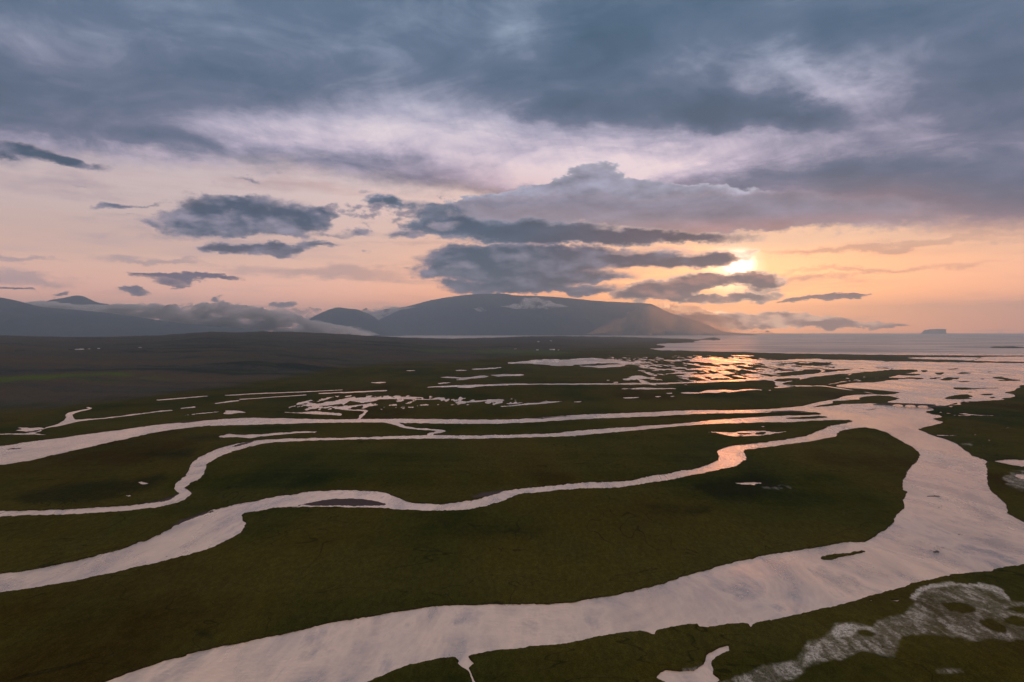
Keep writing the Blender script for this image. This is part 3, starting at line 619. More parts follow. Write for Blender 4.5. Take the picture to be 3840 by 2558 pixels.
# ------------------------------------------------------------------ distance raster
RX0, RX1, RDX = -320.0, 4220.0, 2.0
RY0, RY1, RDY = 1242.0, 2712.0, 1.0
RX = np.arange(RX0, RX1, RDX); RY = np.arange(RY0, RY1, RDY)
MAXD = 10.0
def raster(poly, thick=0.0):
    """signed distance (photograph pixels, positive inside), clipped; returns window slices and array"""
    P = np.array(poly)
    c0 = max(int((P[:, 0].min() - MAXD - RX0) / RDX), 0); c1 = min(int((P[:, 0].max() + MAXD - RX0) / RDX) + 2, len(RX))
    r0 = max(int((P[:, 1].min() - MAXD - RY0) / RDY), 0); r1 = min(int((P[:, 1].max() + MAXD - RY0) / RDY) + 2, len(RY))
    if c1 <= c0 or r1 <= r0:
        return None
    dist = np.full((r1 - r0, c1 - c0), float(MAXD)); ins = np.zeros((r1 - r0, c1 - c0), dtype=bool)
    n = len(P)
    for i in range(n):
        x0, y0 = P[i]; x1, y1 = P[(i + 1) % n]
        a0 = max(int((min(x0, x1) - MAXD - RX0) / RDX) - c0, 0); a1 = min(int((max(x0, x1) + MAXD - RX0) / RDX) + 2 - c0, c1 - c0)
        b0 = max(int((min(y0, y1) - MAXD - RY0) / RDY) - r0, 0); b1 = min(int((max(y0, y1) + MAXD - RY0) / RDY) + 2 - r0, r1 - r0)
        if a1 > a0 and b1 > b0:
            X = RX[None, c0 + a0:c0 + a1]; Y = RY[r0 + b0:r0 + b1, None]
            ex, ey = x1 - x0, y1 - y0
            L = ex * ex + ey * ey + 1e-9
            t = np.clip(((X - x0) * ex + (Y - y0) * ey) / L, 0, 1)
            d = np.hypot(X - x0 - t * ex, Y - y0 - t * ey)
            np.minimum(dist[b0:b1, a0:a1], d, out=dist[b0:b1, a0:a1])
        if y0 != y1:
            ya, yb = min(y0, y1), max(y0, y1)
            ra = max(int(math.ceil((ya - RY0) / RDY)), r0); rb = min(int(math.ceil((yb - RY0) / RDY)), r1)
            for r in range(ra, rb):
                y = RY0 + r * RDY
                xc = x0 + (y - y0) * (x1 - x0) / (y1 - y0)
                k = int(math.ceil((xc - RX0) / RDX)) - c0
                ins[r - r0, max(k, 0):] ^= True
    return (slice(r0, r1), slice(c0, c1)), np.where(ins, dist, -dist) + thick

def smooth_poly(p, n=3):
    """Catmull-Rom through the traced points"""
    P = np.array(p); N = len(P); out = []
    for i in range(N):
        a, b, c, d = P[i - 1], P[i], P[(i + 1) % N], P[(i + 2) % N]
        for k in range(n):
            t = k / n
            q = 0.5 * ((2 * b) + (c - a) * t + (2 * a - 5 * b + 4 * c - d) * t * t + (3 * b - a - 3 * c + d) * t ** 3)
            lin = b + (c - b) * t
            out.append(0.6 * q + 0.4 * lin)
    return out

land = np.full((len(RY), len(RX)), MAXD)      # positive: land
for p in WATER:
    thin = 0.35 if (max(q[1] for q in p) - min(q[1] for q in p)) < 12 else 0.0
    r = raster(smooth_poly(p), thin)
    if r:
        w, a = r
        land[w] = np.minimum(land[w], -a)
sand = np.zeros_like(land)
for p in LAND:
    r = raster(smooth_poly(p), 0.25)
    if r:
        w, a = r
        land[w] = np.maximum(land[w], a)
        if p in SAND:
            sand[w] = np.maximum(sand[w], np.clip(a + 0.8, 0, 1))

def region(pts, soft=40.0):
    """soft mask of a polygon, 0..1"""
    global MAXD
    keep = MAXD; MAXD = soft
    m = np.zeros_like(land)
    r = raster(pts)
    MAXD = keep
    if r:
        w, a = r
        m[w] = np.clip(a / soft + 0.35, 0, 1)
    return m

GX, GY = np.meshgrid(RX, RY)
TT = H / np.maximum((GY - HY) / F, 1e-3)
WX = (GX - CX) / F * TT; WY = TT
# flooded marsh: pools picked out by noise
m1 = region(J((1250, 20), (1700, 10), (2354, 0), (2700, 20), (2900, 60), (2900, 240), (2354, 262), (1800, 262), (1400, 240), (1650, 160), (1500, 110)), 14)
nz = fbm(WX / 24.0, WY / 85.0, 5, 0.58)
land = np.minimum(land, np.where(m1 > 0, (0.585 - nz) * 90 + (1 - m1) * 20, MAXD))
m2 = region(B((0, 880), (500, 885), (1150, 905), (1500, 925), (1150, 950), (700, 960), (300, 985), (-300, 1000), (-500, 960)), 10)
nz = fbm(WX / 10.0 + 50, WY / 38.0, 5, 0.58)
land = np.minimum(land, np.where(m2 > 0, (0.61 - nz) * 90 + (1 - m2) * 20, MAXD))
m3 = region(Hh((950, 90), (1500, 70), (1900, 90), (1850, 150), (1300, 165), (950, 150)), 8)
nz = fbm(WX / 16.0 + 90, WY / 50.0, 4)
land = np.where(m3 > 0.3, np.maximum(land, (nz - 0.60) * 60), land)
# whitish marsh with tufts, lower right: half drowned
SPECK = [
    Ff((1400, 1060), (1430, 1010), (1520, 975), (1650, 962), (1800, 968), (1920, 995), (2000, 1040), (2020, 1075), (2120, 1075), (2120, 1330), (1900, 1310), (1800, 1330), (1600, 1300), (1500, 1280), (1340, 1290), (1300, 1430), (1100, 1380), (1000, 1440),
       (860, 1470), (760, 1500), (700, 1560), (400, 1620), (300, 1560), (500, 1480), (700, 1440), (780, 1320), (860, 1310), (930, 1220), (1060, 1215), (1170, 1240), (1200, 1190), (1360, 1160), (1430, 1090)),
    Ff((250, 1560), (350, 1530), (480, 1560), (480, 1620), (200, 1620)), Ff((1560, 1500), (1700, 1500), (1720, 1520), (1560, 1530)),
    Ff((1690, 98), (1780, 100), (1770, 122), (1720, 118)), Ff((1960, 320), (2010, 280), (2120, 270), (2160, 390), (2080, 400), (1990, 360)), Ff((0, 1500), (60, 1500), (130, 1465), (180, 1520), (200, 1600), (-20, 1600)),
    Ff((500, 378), (600, 372), (660, 380), (600, 390)),
]
HOLES = [Ff((1590, 1100), (1640, 1092), (1720, 1088), (1800, 1115), (1800, 1145), (1720, 1158), (1640, 1140)), Ff((1820, 1190), (1900, 1190), (1980, 1240), (1990, 1280), (1900, 1265), (1830, 1225)),
         Ff((1990, 1120), (2080, 1105), (2160, 1110), (2160, 1160), (2080, 1165), (2000, 1140)), Ff((1960, 1180), (2050, 1165), (2160, 1200), (2160, 1240), (2060, 1235), (1980, 1210)),
         Ff((1060, 1255), (1130, 1250), (1200, 1280), (1160, 1305), (1080, 1290)), Ff((1150, 1300), (1400, 1200), (1500, 1200), (1560, 1290), (1400, 1320), (1200, 1340))]
speck = np.zeros_like(land)
for p in SPECK:
    speck = np.maximum(speck, region(p, 16))
for p in HOLES[:5]:
    speck = speck * (1 - region(p, 10))
nb = fbm(WX / 9.0, WY / 16.0, 4)
ns = fbm(WX / 0.42, WY / 1.1, 3, 0.8)
speck = np.clip(speck * 1.25 - np.clip((0.53 - nb) * 5, 0, 1) * 0.85, 0, 1)
open_ = np.clip((speck - 0.55) * 1.4, 0, 1)
land = np.minimum(land, np.where(open_ > 0.01, (0.36 + (1 - open_) * 0.36 - (1 - ns) * 0.62) * 26, MAXD))

rimm = region(Ff((1395, 1060), (1425, 1005), (1520, 970), (1650, 957), (1800, 962), (1925, 988), (2010, 1040), (2030, 1080), (1990, 1070), (1960, 1045), (1890, 1015), (1790, 995), (1650, 985), (1530, 1000), (1455, 1030), (1430, 1075)), 7)
rimm = np.maximum(rimm, region(Ff((920, 1240), (1000, 1215), (1080, 1235), (1180, 1240), (1160, 1256), (1080, 1256), (1040, 1300), (960, 1300), (900, 1280)), 9))
rimm = np.maximum(rimm, region(Ff((760, 1400), (840, 1330), (860, 1380), (820, 1450), (740, 1480)), 12) * 0.8)
pale = np.clip(speck * 0.55 * np.clip((fbm(WX / 2.4 + 9, WY / 6.5, 4, 0.7) - 0.36) * 4.0, 0.35, 1.25) + rimm * 0.7 * (speck > 0.02), 0, 1)
# cover masks
moor_foot_x = np.array([-400, 0, 370, 700, 1000, 1280, 1600, 1900, 2130, 2300, 4300.])
moor_foot_y = np.array([1560, 1540, 1520, 1478, 1440, 1398, 1366, 1348, 1330, 1312, 1240.])
sky_pts = A((-300, 474), (0, 475), (200, 480), (400, 484), (600, 486), (740, 486), (900, 480), (1100, 475), (1200, 466), (1300, 459), (1450, 450), (1650, 453), (1800, 448), (2000, 450), (2200, 458)) \
    + B((0, 465), (150, 475), (330, 484), (560, 492), (750, 497), (1000, 492), (1230, 483), (1500, 478), (1750, 482), (1960, 485), (2100, 490), (2200, 493)) + C((0, 497), (118, 502)) + [(2700, 1262), (4300, 1262)]
skx = np.array([p[0] for p in sky_pts]); sky_ = np.array([p[1] for p in sky_pts])

def sample(img, px, py):
    fx = np.clip((px - RX0) / RDX, 0, len(RX) - 1.001); fy = np.clip((py - RY0) / RDY, 0, len(RY) - 1.001)
    xi = fx.astype(int); yi = fy.astype(int); u = fx - xi; v = fy - yi
    return (img[yi, xi] * (1 - u) + img[yi, xi + 1] * u) * (1 - v) + (img[yi + 1, xi] * (1 - u) + img[yi + 1, xi + 1] * u) * v

# ------------------------------------------------------------------ ground sheet
xs = np.concatenate([np.linspace(-9000, -420, 40), np.arange(-400, -80, 8.0), np.arange(-80, 3925, 3.6), np.arange(3925, 4260, 8.0), np.linspace(4280, 9000, 30)])
rows = np.concatenate([np.arange(0, 1, 1 / 1.0)])
def row_steps():
    out = []; y = 0.0
    while y < 4800:
        out.append(y)
        y += 0.8 if y < 190 else (1.4 if y < 460 else (2.3 if y < 1330 else (8 if y < 1500 else (y - 1460) * 0.3)))
    return np.array(out)
ys_rel = row_steps()
PXg, REL = np.meshgrid(xs, ys_rel)
skl = np.interp(PXg, skx, sky_)
skl = skl + (fbm(PXg / 24.0, PXg * 0 + 3.0, 4) - 0.5) * 3.0 * (PXg < 2620)
bottom = HY + 4800
wgt = np.clip(REL / 300.0, 0, 1)
PYg = np.where(REL < 300, skl + REL * (HY + 300 + 18 - skl) / 300.0, HY + 18 + REL)
# distance: flat plain, then a gently tilted moor beyond its foot
foot = np.interp(PXg, moor_foot_x, moor_foot_y)
d_top = np.interp(PXg, [-9000, 0, 1000, 1500, 2000, 2350, 9000], [5200, 5200, 5600, 6800, 9800, 14000, 14000])
flat_inv = (PYg - HY) / (F * H)
foot_inv = (foot - HY) / (F * H)
sk_flat = (skl - HY) / (F * H)
top_inv = np.where(PXg < 2400, np.maximum(1 / d_top, sk_flat), sk_flat)
s = np.clip((foot - PYg) / np.maximum(foot - skl, 1.0), 0, 1)
inv = flat_inv + s ** 1.15 * np.clip((top_inv - sk_flat), 0, None)
inv = np.maximum(inv, 1 / 26000.0)
Yg = 1 / inv
Xg = (PXg - CX) / F * Yg
Zg = H - Yg * (PYg - HY) / F
moor = np.clip((foot - PYg + (fbm(Xg / 90, Yg / 200, 3) - 0.5) * 40) / 22.0, 0, 1) * (PXg < 2500)
# relief of the moor
rel = (fbm(Xg / 260.0, Yg / 420.0, 5, 0.55) - 0.5) * 26 + (1 - np.abs(fbm(Xg / 120.0 + Yg / 300, Yg / 160.0, 4) * 2 - 1)) * 7 - 4
Zg = np.where(s > 0, np.maximum(Zg + rel * np.clip(s * 4, 0, 1) * np.clip((PYg - skl) / 18.0, 0, 1) * np.where(PXg < 2000, 1.0, np.clip((2400 - PXg) / 400, 0, 1)), 0.5), Zg)
# shore: pixel-space warp of world noise gives ragged banks
wsc = np.clip(Yg / 600.0, 1.0, 6.0); amp = np.clip((PYg - 1300) / 500, 0.32, 1.0); ampv = np.clip((PYg - 1300) / 500, 0.10, 1.0)
w1 = fbm(Xg / 7.0, Yg / 12.0, 4, 0.6) - 0.5; w2 = fbm(Xg / 7.0 + 31, Yg / 12.0 + 7, 4, 0.6) - 0.5
w1 = np.where(Yg > 1100, fbm(Xg / 22.0, Yg / 90.0, 4, 0.6) - 0.5, w1); w2 = np.where(Yg > 1100, fbm(Xg / 22.0 + 31, Yg / 90.0 + 7, 4, 0.6) - 0.5, w2)
w3 = fbm(Xg / 1.6 + 11, Yg / 3.0, 2) - 0.5
lx = PXg + w1 * 13 * amp + w3 * 6 * amp; ly = PYg + w2 * 7.5 * ampv + w3 * 3.2 * ampv
L = sample(land, lx, ly)
L = L + np.where(PYg < 1470, (fbm(Xg / 20.0 + 5, Yg / 70.0, 4, 0.6) - 0.5) * 4.5, 0) * np.clip((1470 - PYg) / 40, 0, 1) * np.clip((PXg - 0) / 400, 0, 1)
L = np.where((PYg > RY1 - 3) | (PXg < RX0 + 3) | (PXg > RX1 - 3), MAXD, L)
S = sample(sand, lx, ly)
h = np.clip(L / 3.0, -1, 1)
bank = np.where(h > 0, 0.65 * h ** 0.7, 0.9 * h) * np.where(h > 0, 1 - 0.75 * S, 1)
tuss = (fbm(Xg / 1.1, Yg / 1.6, 3, 0.6) - 0.5) * 0.35 + (fbm(Xg / 14, Yg / 14, 3) - 0.5) * 0.5
bank = bank + np.where(h > 0.3, tuss * (1 - S) * np.clip((h - 0.3) * 2, 0, 1), 0) * np.clip((L - 3) / 5 + 0.4, 0, 1)
Zg = Zg + bank * (PYg > skl - 0.1)
# back side behind the skyline: two more rows falling away under the water
b1 = np.stack([Xg[0] * 1.04, Yg[0] * 1.04, Zg[0] - 14], -1); b2 = np.stack([Xg[0] * 1.25, Yg[0] * 1.25, Zg[0] * 0 - 8], -1)
V = np.concatenate([b2[None], b1[None], np.stack([Xg, Yg, Zg], -1)], 0)
nr, nc = V.shape[:2]
idx = np.arange(nr * nc).reshape(nr, nc)
faces = np.stack([idx[:-1, :-1], idx[1:, :-1], idx[1:, 1:], idx[:-1, 1:]], -1).reshape(-1, 4)

gm, g, gout = mat_new("marsh_and_moor")
pos = g.n('ShaderNodeNewGeometry').outputs['Position']
att = g.n('ShaderNodeAttribute'); att.attribute_name = "cover"
asep = g.n('ShaderNodeSeparateColor'); g.put(asep.inputs[0], att.outputs[0])
aM, aF, aS = asep.outputs; aW = att.outputs['Alpha']
flatpos = g.vm('MULTIPLY', pos, (1.0, 0.42, 1.0))
big = g.noise(flatpos, 0.006, 5.0, 0.55)
mid = g.noise(flatpos, 0.035, 5.0, 0.6)
sml = g.noise(flatpos, 0.45, 4.0, 0.65)
tin = g.noise(pos, 2.2, 3.0, 0.7)
grass = g.ramp(big, [(0.36, (0.011, 0.019, 0.005, 1)), (0.45, (0.024, 0.028, 0.005, 1)), (0.53, (0.044, 0.039, 0.007, 1)), (0.62, (0.028, 0.020, 0.004, 1))])
grass = g.mix(g.sstep(mid, 0.40, 0.72, 0.0, 0.6), grass, (0.034, 0.040, 0.009, 1))
heath = g.ramp(mid, [(0.3, (0.026, 0.038, 0.044, 1)), (0.5, (0.052, 0.050, 0.050, 1)), (0.7, (0.036, 0.050, 0.038, 1))])
bands = g.noise(g.vm('MULTIPLY', pos, (0.16, 1.0, 1.0)), 0.0042, 6.0, 0.62, 0.4)
heath = g.mix(g.sstep(bands, 0.44, 0.60, 0.0, 0.85), heath, (0.070, 0.058, 0.042, 1))
heath = g.mix(g.sstep(bands, 0.46, 0.36, 0.0, 0.8), heath, (0.012, 0.022, 0.022, 1))
strips = g.noise(g.vm('MULTIPLY', pos, (0.10, 1.0, 1.0)), 0.012, 4.0, 0.6)
heath = g.mix(g.sstep(strips, 0.58, 0.66, 0.0, 0.45), heath, (0.050, 0.070, 0.024, 1))
grass = g.mix(g.sstep(bands, 0.44, 0.60, 0.0, 0.45), grass, (0.060, 0.056, 0.014, 1))
c = g.mix(aM, grass, heath)
creek = g.m('ABSOLUTE', g.m('SUBTRACT', g.noise(pos, 0.011, 3.0, 0.5, 1.2), 0.5))
c = g.mix(g.sstep(creek, 0.0035, 0.0012, 0.0, 0.55), c, (0.006, 0.008, 0.005, 1))
clump = g.noise(g.vm('MULTIPLY', pos, (1.0, 0.6, 1.0)), 0.12, 6.0, 0.7)
c = g.mix(g.sstep(clump, 0.52, 0.72, 0.0, 0.28), c, (0.048, 0.046, 0.012, 1))
patt = g.n('ShaderNodeAttribute'); patt.attribute_name = "peat"
c = g.mix(g.m('MULTIPLY', patt.outputs['Fac'], 0.85), c, (0.010, 0.013, 0.006, 1))
c = g.mix(aF, c, (0.058, 0.092, 0.022, 1))
k = g.m('MULTIPLY', g.sstep(sml, 0.30, 0.72, 0.80, 1.22), g.sstep(tin, 0.25, 0.75, 0.5, 1.55))
c = g.mix(1.0, c, g.xyz(k, k, k), 'MULTIPLY')
rim = g.n('ShaderNodeAttribute'); rim.attribute_name = "mud"
c = g.mix(g.m('MULTIPLY', rim.outputs['Fac'], g.sstep(sml, 0.3, 0.6, 0.4, 1.0)), c, (0.020, 0.016, 0.012, 1))
c = g.mix(aS, c, (0.062, 0.052, 0.056, 1))
c = g.mix(g.m('MULTIPLY', aW, g.m('MULTIPLY', g.sstep(g.noise(pos, 2.6, 5.0, 0.8), 0.30, 0.60), g.sstep(g.noise(pos, 0.8, 4.0, 0.7), 0.38, 0.58, 0.35, 1.0))), c, (0.66, 0.67, 0.65, 1))
gp_ = g.n('ShaderNodeBsdfPrincipled')
g.put(gp_.inputs['Base Color'], c)
g.put(gp_.inputs['Roughness'], g.mix(aS, (0.95, 0.95, 0.95, 1), (0.35, 0.35, 0.35, 1)))
gp_.inputs['Specular IOR Level'].default_value = 0.0
bmp = g.n('ShaderNodeBump'); bmp.inputs['Strength'].default_value = 0.3; bmp.inputs['Distance'].default_value = 0.35
g.put(bmp.inputs['Height'], g.m('ADD', sml, g.m('MULTIPLY', tin, 0.5)))
g.put(gp_.inputs['Normal'], bmp.outputs[0])
g.t.links.new(gp_.outputs[0], gout.inputs[0])

ground = mesh_obj("ground", V.reshape(-1, 3), faces, gm, smooth=True)
ground['kind'] = 'structure'
ground['label'] = 'dark olive river delta and brown moor rising to a low ridge'
# cover attribute: moor, hay field, sand, pale sedge
PEAT = [Ff((30, 350), (160, 330), (280, 320), (440, 280), (480, 300), (560, 330), (660, 375), (620, 400), (520, 410), (430, 465), (300, 460), (180, 430), (60, 400)), Ff((0, 490), (150, 485), (220, 510), (140, 540), (0, 560)),
        Dd((860, 180), (960, 155), (1100, 146), (1200, 152), (1170, 195), (1060, 205), (960, 190)), Dd((10, 450), (150, 400), (320, 365), (500, 340), (800, 330), (1000, 280), (1040, 330), (900, 400), (760, 430), (600, 470), (400, 485), (150, 480)),
        A((1250, 1180), (1480, 1155), (1530, 1190), (1300, 1215)), E((560, 560), (900, 600), (1300, 620), (1200, 700), (700, 700)), Dd((1200, 1250), (1300, 1260), (1280, 1310), (1220, 1300)), E((1850, 480), (2095, 470), (2095, 560), (1900, 540))]
FIELDS = [A((-100, 800), (0, 790), (300, 772), (600, 762), (800, 752), (930, 757), (900, 768), (700, 775), (400, 790), (200, 808), (0, 822), (-100, 830)), A((960, 768), (1100, 766), (1220, 774), (1100, 782), (960, 782)),
          B((430, 575), (600, 570), (760, 574), (850, 582), (760, 596), (560, 596)), B((860, 590), (1000, 576), (1120, 572), (1350, 578), (1620, 592), (1500, 612), (1200, 612), (1000, 605)), J((0, 0), (1, 0), (1, 1))]
fld = np.zeros_like(land)
for p in FIELDS:
    fld = np.maximum(fld, region(p, 5) * (0.55 if p is not FIELDS[0] else 1.0))
Fd = sample(fld, PXg, PYg) * (PYg < RY1 - 3)
Wt = sample(pale, lx, ly) * (PYg < RY1 - 3) * (PXg < RX1 - 3)
pt = np.zeros_like(land)
for p, k_ in zip(PEAT, (1, .7, .9, .8, .7, .35, .8, .5)):
    pt = np.maximum(pt, region(p, 26) * k_)
Pt_ = sample(pt, PXg + w1 * 50, PYg + w2 * 24) * (PYg < RY1 - 3)
cov = np.stack([moor, Fd, S * (PYg < RY1 - 3), np.clip(Wt, 0, 1)], -1)
cov = np.concatenate([cov[:1], cov[:1], cov], 0).reshape(-1, 4)
mu = np.clip(1.0 - np.abs(L - 0.6) / (1.6 + w3 * 2), 0, 1) * (PYg < RY1 - 3)
ma = ground.data.attributes.new("mud", "FLOAT", "POINT")
ma.data.foreach_set("value", np.concatenate([mu[:1], mu[:1], mu], 0).astype(np.float32).ravel())
pa = ground.data.attributes.new("peat", "FLOAT", "POINT")
pa.data.foreach_set("value", np.concatenate([Pt_[:1], Pt_[:1], Pt_], 0).astype(np.float32).ravel())
ca = ground.data.color_attributes.new("cover", 'FLOAT_COLOR', 'POINT')
ca.data.foreach_set("color", cov.astype(np.float32).ravel())
# land behind the camera
v = [(-33000, -33000, 0.6), (33000, -33000, 0.6), (33000, 40, 0.6), (-33000, 40, 0.6)]
gb = mesh_obj("ground", v, [(0, 1, 2, 3)], gm)
gb['kind'] = 'structure'; gb['label'] = 'marsh behind the viewpoint'

# ------------------------------------------------------------------ water sheet
wm, w, wout = mat_new("silty_water")
pos = w.n('ShaderNodeNewGeometry').outputs['Position']
psep = w.n('ShaderNodeSeparateXYZ'); w.put(psep.inputs[0], pos)
sea = w.sstep(psep.outputs[1], 3300.0, 4000.0)          # open sea beyond the spit
flow = w.vm('MULTIPLY', pos, (1.0, 0.35, 1.0))
wp = w.noise(flow, 0.012, 5.0, 0.6, 0.6)                 # wind and current patches
wp2 = w.noise(flow, 0.05, 5.0, 0.6, 0.8)
rip = w.noise(w.vm('MULTIPLY', pos, (1.0, 1.5, 1.0)), 0.40, 5.0, 0.68, 0.4)
rip2 = w.noise(pos, 0.10, 3.0, 0.6)
wind = w.sstep(wp, 0.35, 0.68)
wp3 = w.noise(w.vm('MULTIPLY', pos, (1.0, 0.45, 1.0)), 0.018, 7.0, 0.62, 1.6)
silt = w.ramp(w.m('MULTIPLY_ADD', wp2, 0.35, w.m('MULTIPLY', wp3, 0.65)), [(0.37, srgb(120, 112, 108)), (0.46, srgb(184, 164, 146)), (0.54, srgb(214, 190, 166)), (0.62, srgb(140, 128, 120))])
dif = w.n('ShaderNodeBsdfDiffuse'); w.put(dif.inputs[0], silt)
glo = w.n('ShaderNodeBsdfGlossy')
w.put(glo.inputs[0], w.mix(sea, (1.0, 0.90, 0.82, 1), w.mix(w.sstep(w.noise(w.vm('MULTIPLY', pos, (0.22, 1.0, 1.0)), 0.0035, 6.0, 0.65), 0.40, 0.60), (0.44, 0.42, 0.43, 1), (0.82, 0.72, 0.66, 1))))
w.put(glo.inputs['Roughness'], w.m('MULTIPLY_ADD', wind, 0.16, w.m('MULTIPLY_ADD', sea, 0.16, 0.15)))
bp = w.n('ShaderNodeBump')
w.put(bp.inputs['Strength'], w.m('MULTIPLY_ADD', wind, 0.55, 0.30)); bp.inputs['Distance'].default_value = 0.36
w.put(bp.inputs['Height'], w.m('MULTIPLY_ADD', rip2, 1.5, rip))
w.put(glo.inputs['Normal'], bp.outputs[0])
fr = w.n('ShaderNodeFresnel'); fr.inputs[0].default_value = 1.7
mixs = w.n('ShaderNodeMixShader')
w.put(mixs.inputs[0], w.m('MULTIPLY_ADD', fr.outputs[0], 0.58, 0.36, clamp=True))
w.t.links.new(dif.outputs[0], mixs.inputs[1]); w.t.links.new(glo.outputs[0], mixs.inputs[2])
w.t.links.new(mixs.outputs[0], wout.inputs[0])
R = 33000.0
v = [(-R, -R, 0), (R, -R, 0), (R, R, 0), (-R, R, 0)]
water = mesh_obj("water", v, [(0, 1, 2, 3)], wm)
water['kind'] = 'structure'; water['label'] = 'pale silty river channels, lagoon and open sea'

# ------------------------------------------------------------------ mountains
mm, n_, mout = mat_new("mountain_slope")
pos = n_.n('ShaderNodeNewGeometry').outputs['Position']
a = n_.noise(n_.vm('MULTIPLY', pos, (1.0, 1.0, 3.0)), 0.0012, 8.0, 0.62)
b_ = n_.noise(pos, 0.008, 6.0, 0.6)
p = n_.n('ShaderNodeBsdfPrincipled'); p.inputs['Roughness'].default_value = 0.95
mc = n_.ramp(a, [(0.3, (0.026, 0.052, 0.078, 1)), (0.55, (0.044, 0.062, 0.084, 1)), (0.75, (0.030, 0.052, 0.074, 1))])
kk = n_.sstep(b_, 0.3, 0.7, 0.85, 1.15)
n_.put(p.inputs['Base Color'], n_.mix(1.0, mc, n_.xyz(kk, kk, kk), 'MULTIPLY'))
n_.t.links.new(p.outputs[0], mout.inputs[0])

def mountain(label, prof, d0, d1, power=0.8, seed=0.0, gully=0.05, step=5.0, base_z=-20.0):
    """profile = photograph pixels of the crest; foot at distance d0, crest at d1 (metres)"""
    P = np.array(prof); px = np.arange(P[0, 0], P[-1, 0] + 1, step)
    py = np.interp(px, P[:, 0], P[:, 1])
    # soften the corners of the traced profile
    kx = np.ones(5) / 5
    py = np.convolve(np.pad(py, 2, mode='edge'), kx, mode='valid')
    fr_, bk = np.linspace(0, 1, 44), np.linspace(1, 0, 14)[1:]
    zc = H + (HY - py) / F * d1
    zc = np.maximum(zc, base_z + 1)
    vr = []
    for j, t in enumerate(list(fr_) + [-q for q in bk]):
        if t >= 0:
            d = d0 + (d1 - d0) * t; f = 1 - (1 - t) ** (1 / power) if power < 1 else t ** power
        else:
            d = d1 + (d1 - d0) * (1 + t) * 1.6; f = (-t) ** 0.6
        X = (px - CX) / F * d
        nzv = fbm(X / 900.0 + seed, d / 1500.0 + seed + X * 0, 5, 0.55)
        gl = np.abs(fbm(X / 420.0 + seed * 3 + t * 1.5, X * 0 + t * 2.2 + seed, 4, 0.6) * 2 - 1)
        zz = base_z + (zc - base_z) * np.clip(f + (nzv - 0.5) * 0.16 * (1 - abs(t)) * 2 * min(1, abs(t) * 4) - gully * gl * 4 * abs(t) * (1 - abs(t)), 0, 1)
        if t == 1:
            zz = zc + (fbm(X / 150.0, X * 0 + seed, 3) - 0.5) * 10
        vr.append(np.stack([X, X * 0 + d, zz], -1))
    V = np.array(vr)
    nr, nc = V.shape[:2]
    idx = np.arange(nr * nc).reshape(nr, nc)
    fc_ = np.stack([idx[:-1, :-1], idx[:-1, 1:], idx[1:, 1:], idx[1:, :-1]], -1).reshape(-1, 4)
    o = mesh_obj("mountain", V.reshape(-1, 3), fc_, mm, smooth=True)
    o['kind'] = 'structure'; o['label'] = label
    return o

mountain('broad flat-topped mountain across the fjord',
         [(1180, 1262)] + B((-100, 430), (0, 394), (100, 352), (200, 318), (300, 294), (440, 278), (520, 258), (600, 235), (720, 212), (860, 195), (960, 187), (1100, 185), (1160, 190), (1185, 198), (1300, 200), (1460, 208), (1600, 220), (1750, 235),
           (1880, 243), (2060, 250), (2140, 256), (2180, 278), (2230, 305), (2290, 325)) + C((0, 345), (60, 360), (110, 375), (170, 398), (230, 430), (290, 448), (380, 458), (480, 463)) + [(2880, 1262)], 18000, 20500, 0.62, 1.7, 0.07)
mountain('long blue slope falling to the right behind the moor',
         [(-900, 1060), (-300, 1095)] + A((0, 212), (60, 222), (130, 238), (240, 268), (340, 285), (520, 298), (700, 314), (860, 335), (1000, 355), (1150, 378), (1300, 395), (1450, 408), (1650, 425), (1800, 440), (2000, 462), (2100, 475)) + [(1200, 1262)], 9500, 11500, 0.62, 5.2, 0.05)
mountain('small dark peak rising out of the fog behind the slope',
         [(60, 1240)] + A((240, 290), (300, 248), (340, 230), (440, 216), (500, 201), (540, 197), (580, 205), (640, 235), (680, 250), (760, 262), (820, 285), (900, 330)) + [(620, 1250)], 14500, 16000, 0.62, 9.1, 0.05)
mountain('cone shaped hill between the fog and the broad mountain',
         [(1080, 1262)] + A((2050, 400), (2150, 352), (2200, 325), (2270, 295), (2330, 279)) + B((20, 286), (60, 291), (110, 294), (200, 330), (300, 400)) + [(1520, 1262)], 15500, 17000, 0.62, 12.4, 0.05)

# flat topped island out at sea
d = 28000.0
P = I((545, 318), (580, 290), (600, 272), (640, 266), (700, 258), (780, 254), (830, 250), (900, 252), (962, 254), (970, 280), (976, 318))
vs = []; fs = []
bi = bmesh.new()
ring = []
for k2, (px, py) in enumerate(P):
    X = (px - CX) / F * d
    ring.append((X, H + (HY - py) / F * d))
fronts = []
for off, sc2 in ((-500, 0.0), (-380, 0.9), (0, 1.0), (600, 0.95), (900, 0.0)):
    fronts.append([bi.verts.new((x * (d + off) / d + random.uniform(-20, 20), d + off + random.uniform(-60, 60), -6 + (max(z, 10) + 6) * sc2 * random.uniform(0.97, 1.0 if sc2 == 1 else 1.03))) for x, z in ring])
for r_ in range(4):
    for i in range(len(P) - 1):
        bi.faces.new((fronts[r_][i], fronts[r_][i + 1], fronts[r_ + 1][i + 1], fronts[r_ + 1][i]))
isl = bm_obj("island", bi, mm)
isl['kind'] = 'structure'; isl['label'] = 'flat topped rock island far out at sea'

def on_ground(px, py):
    """where the built ground shows at a photograph pixel"""
    j = int(np.argmin(np.abs(xs - px)))
    i = int(np.argmin(np.abs(PYg[:, j] - py)))
    return Vector((Xg[i, j], Yg[i, j], Zg[i, j]))

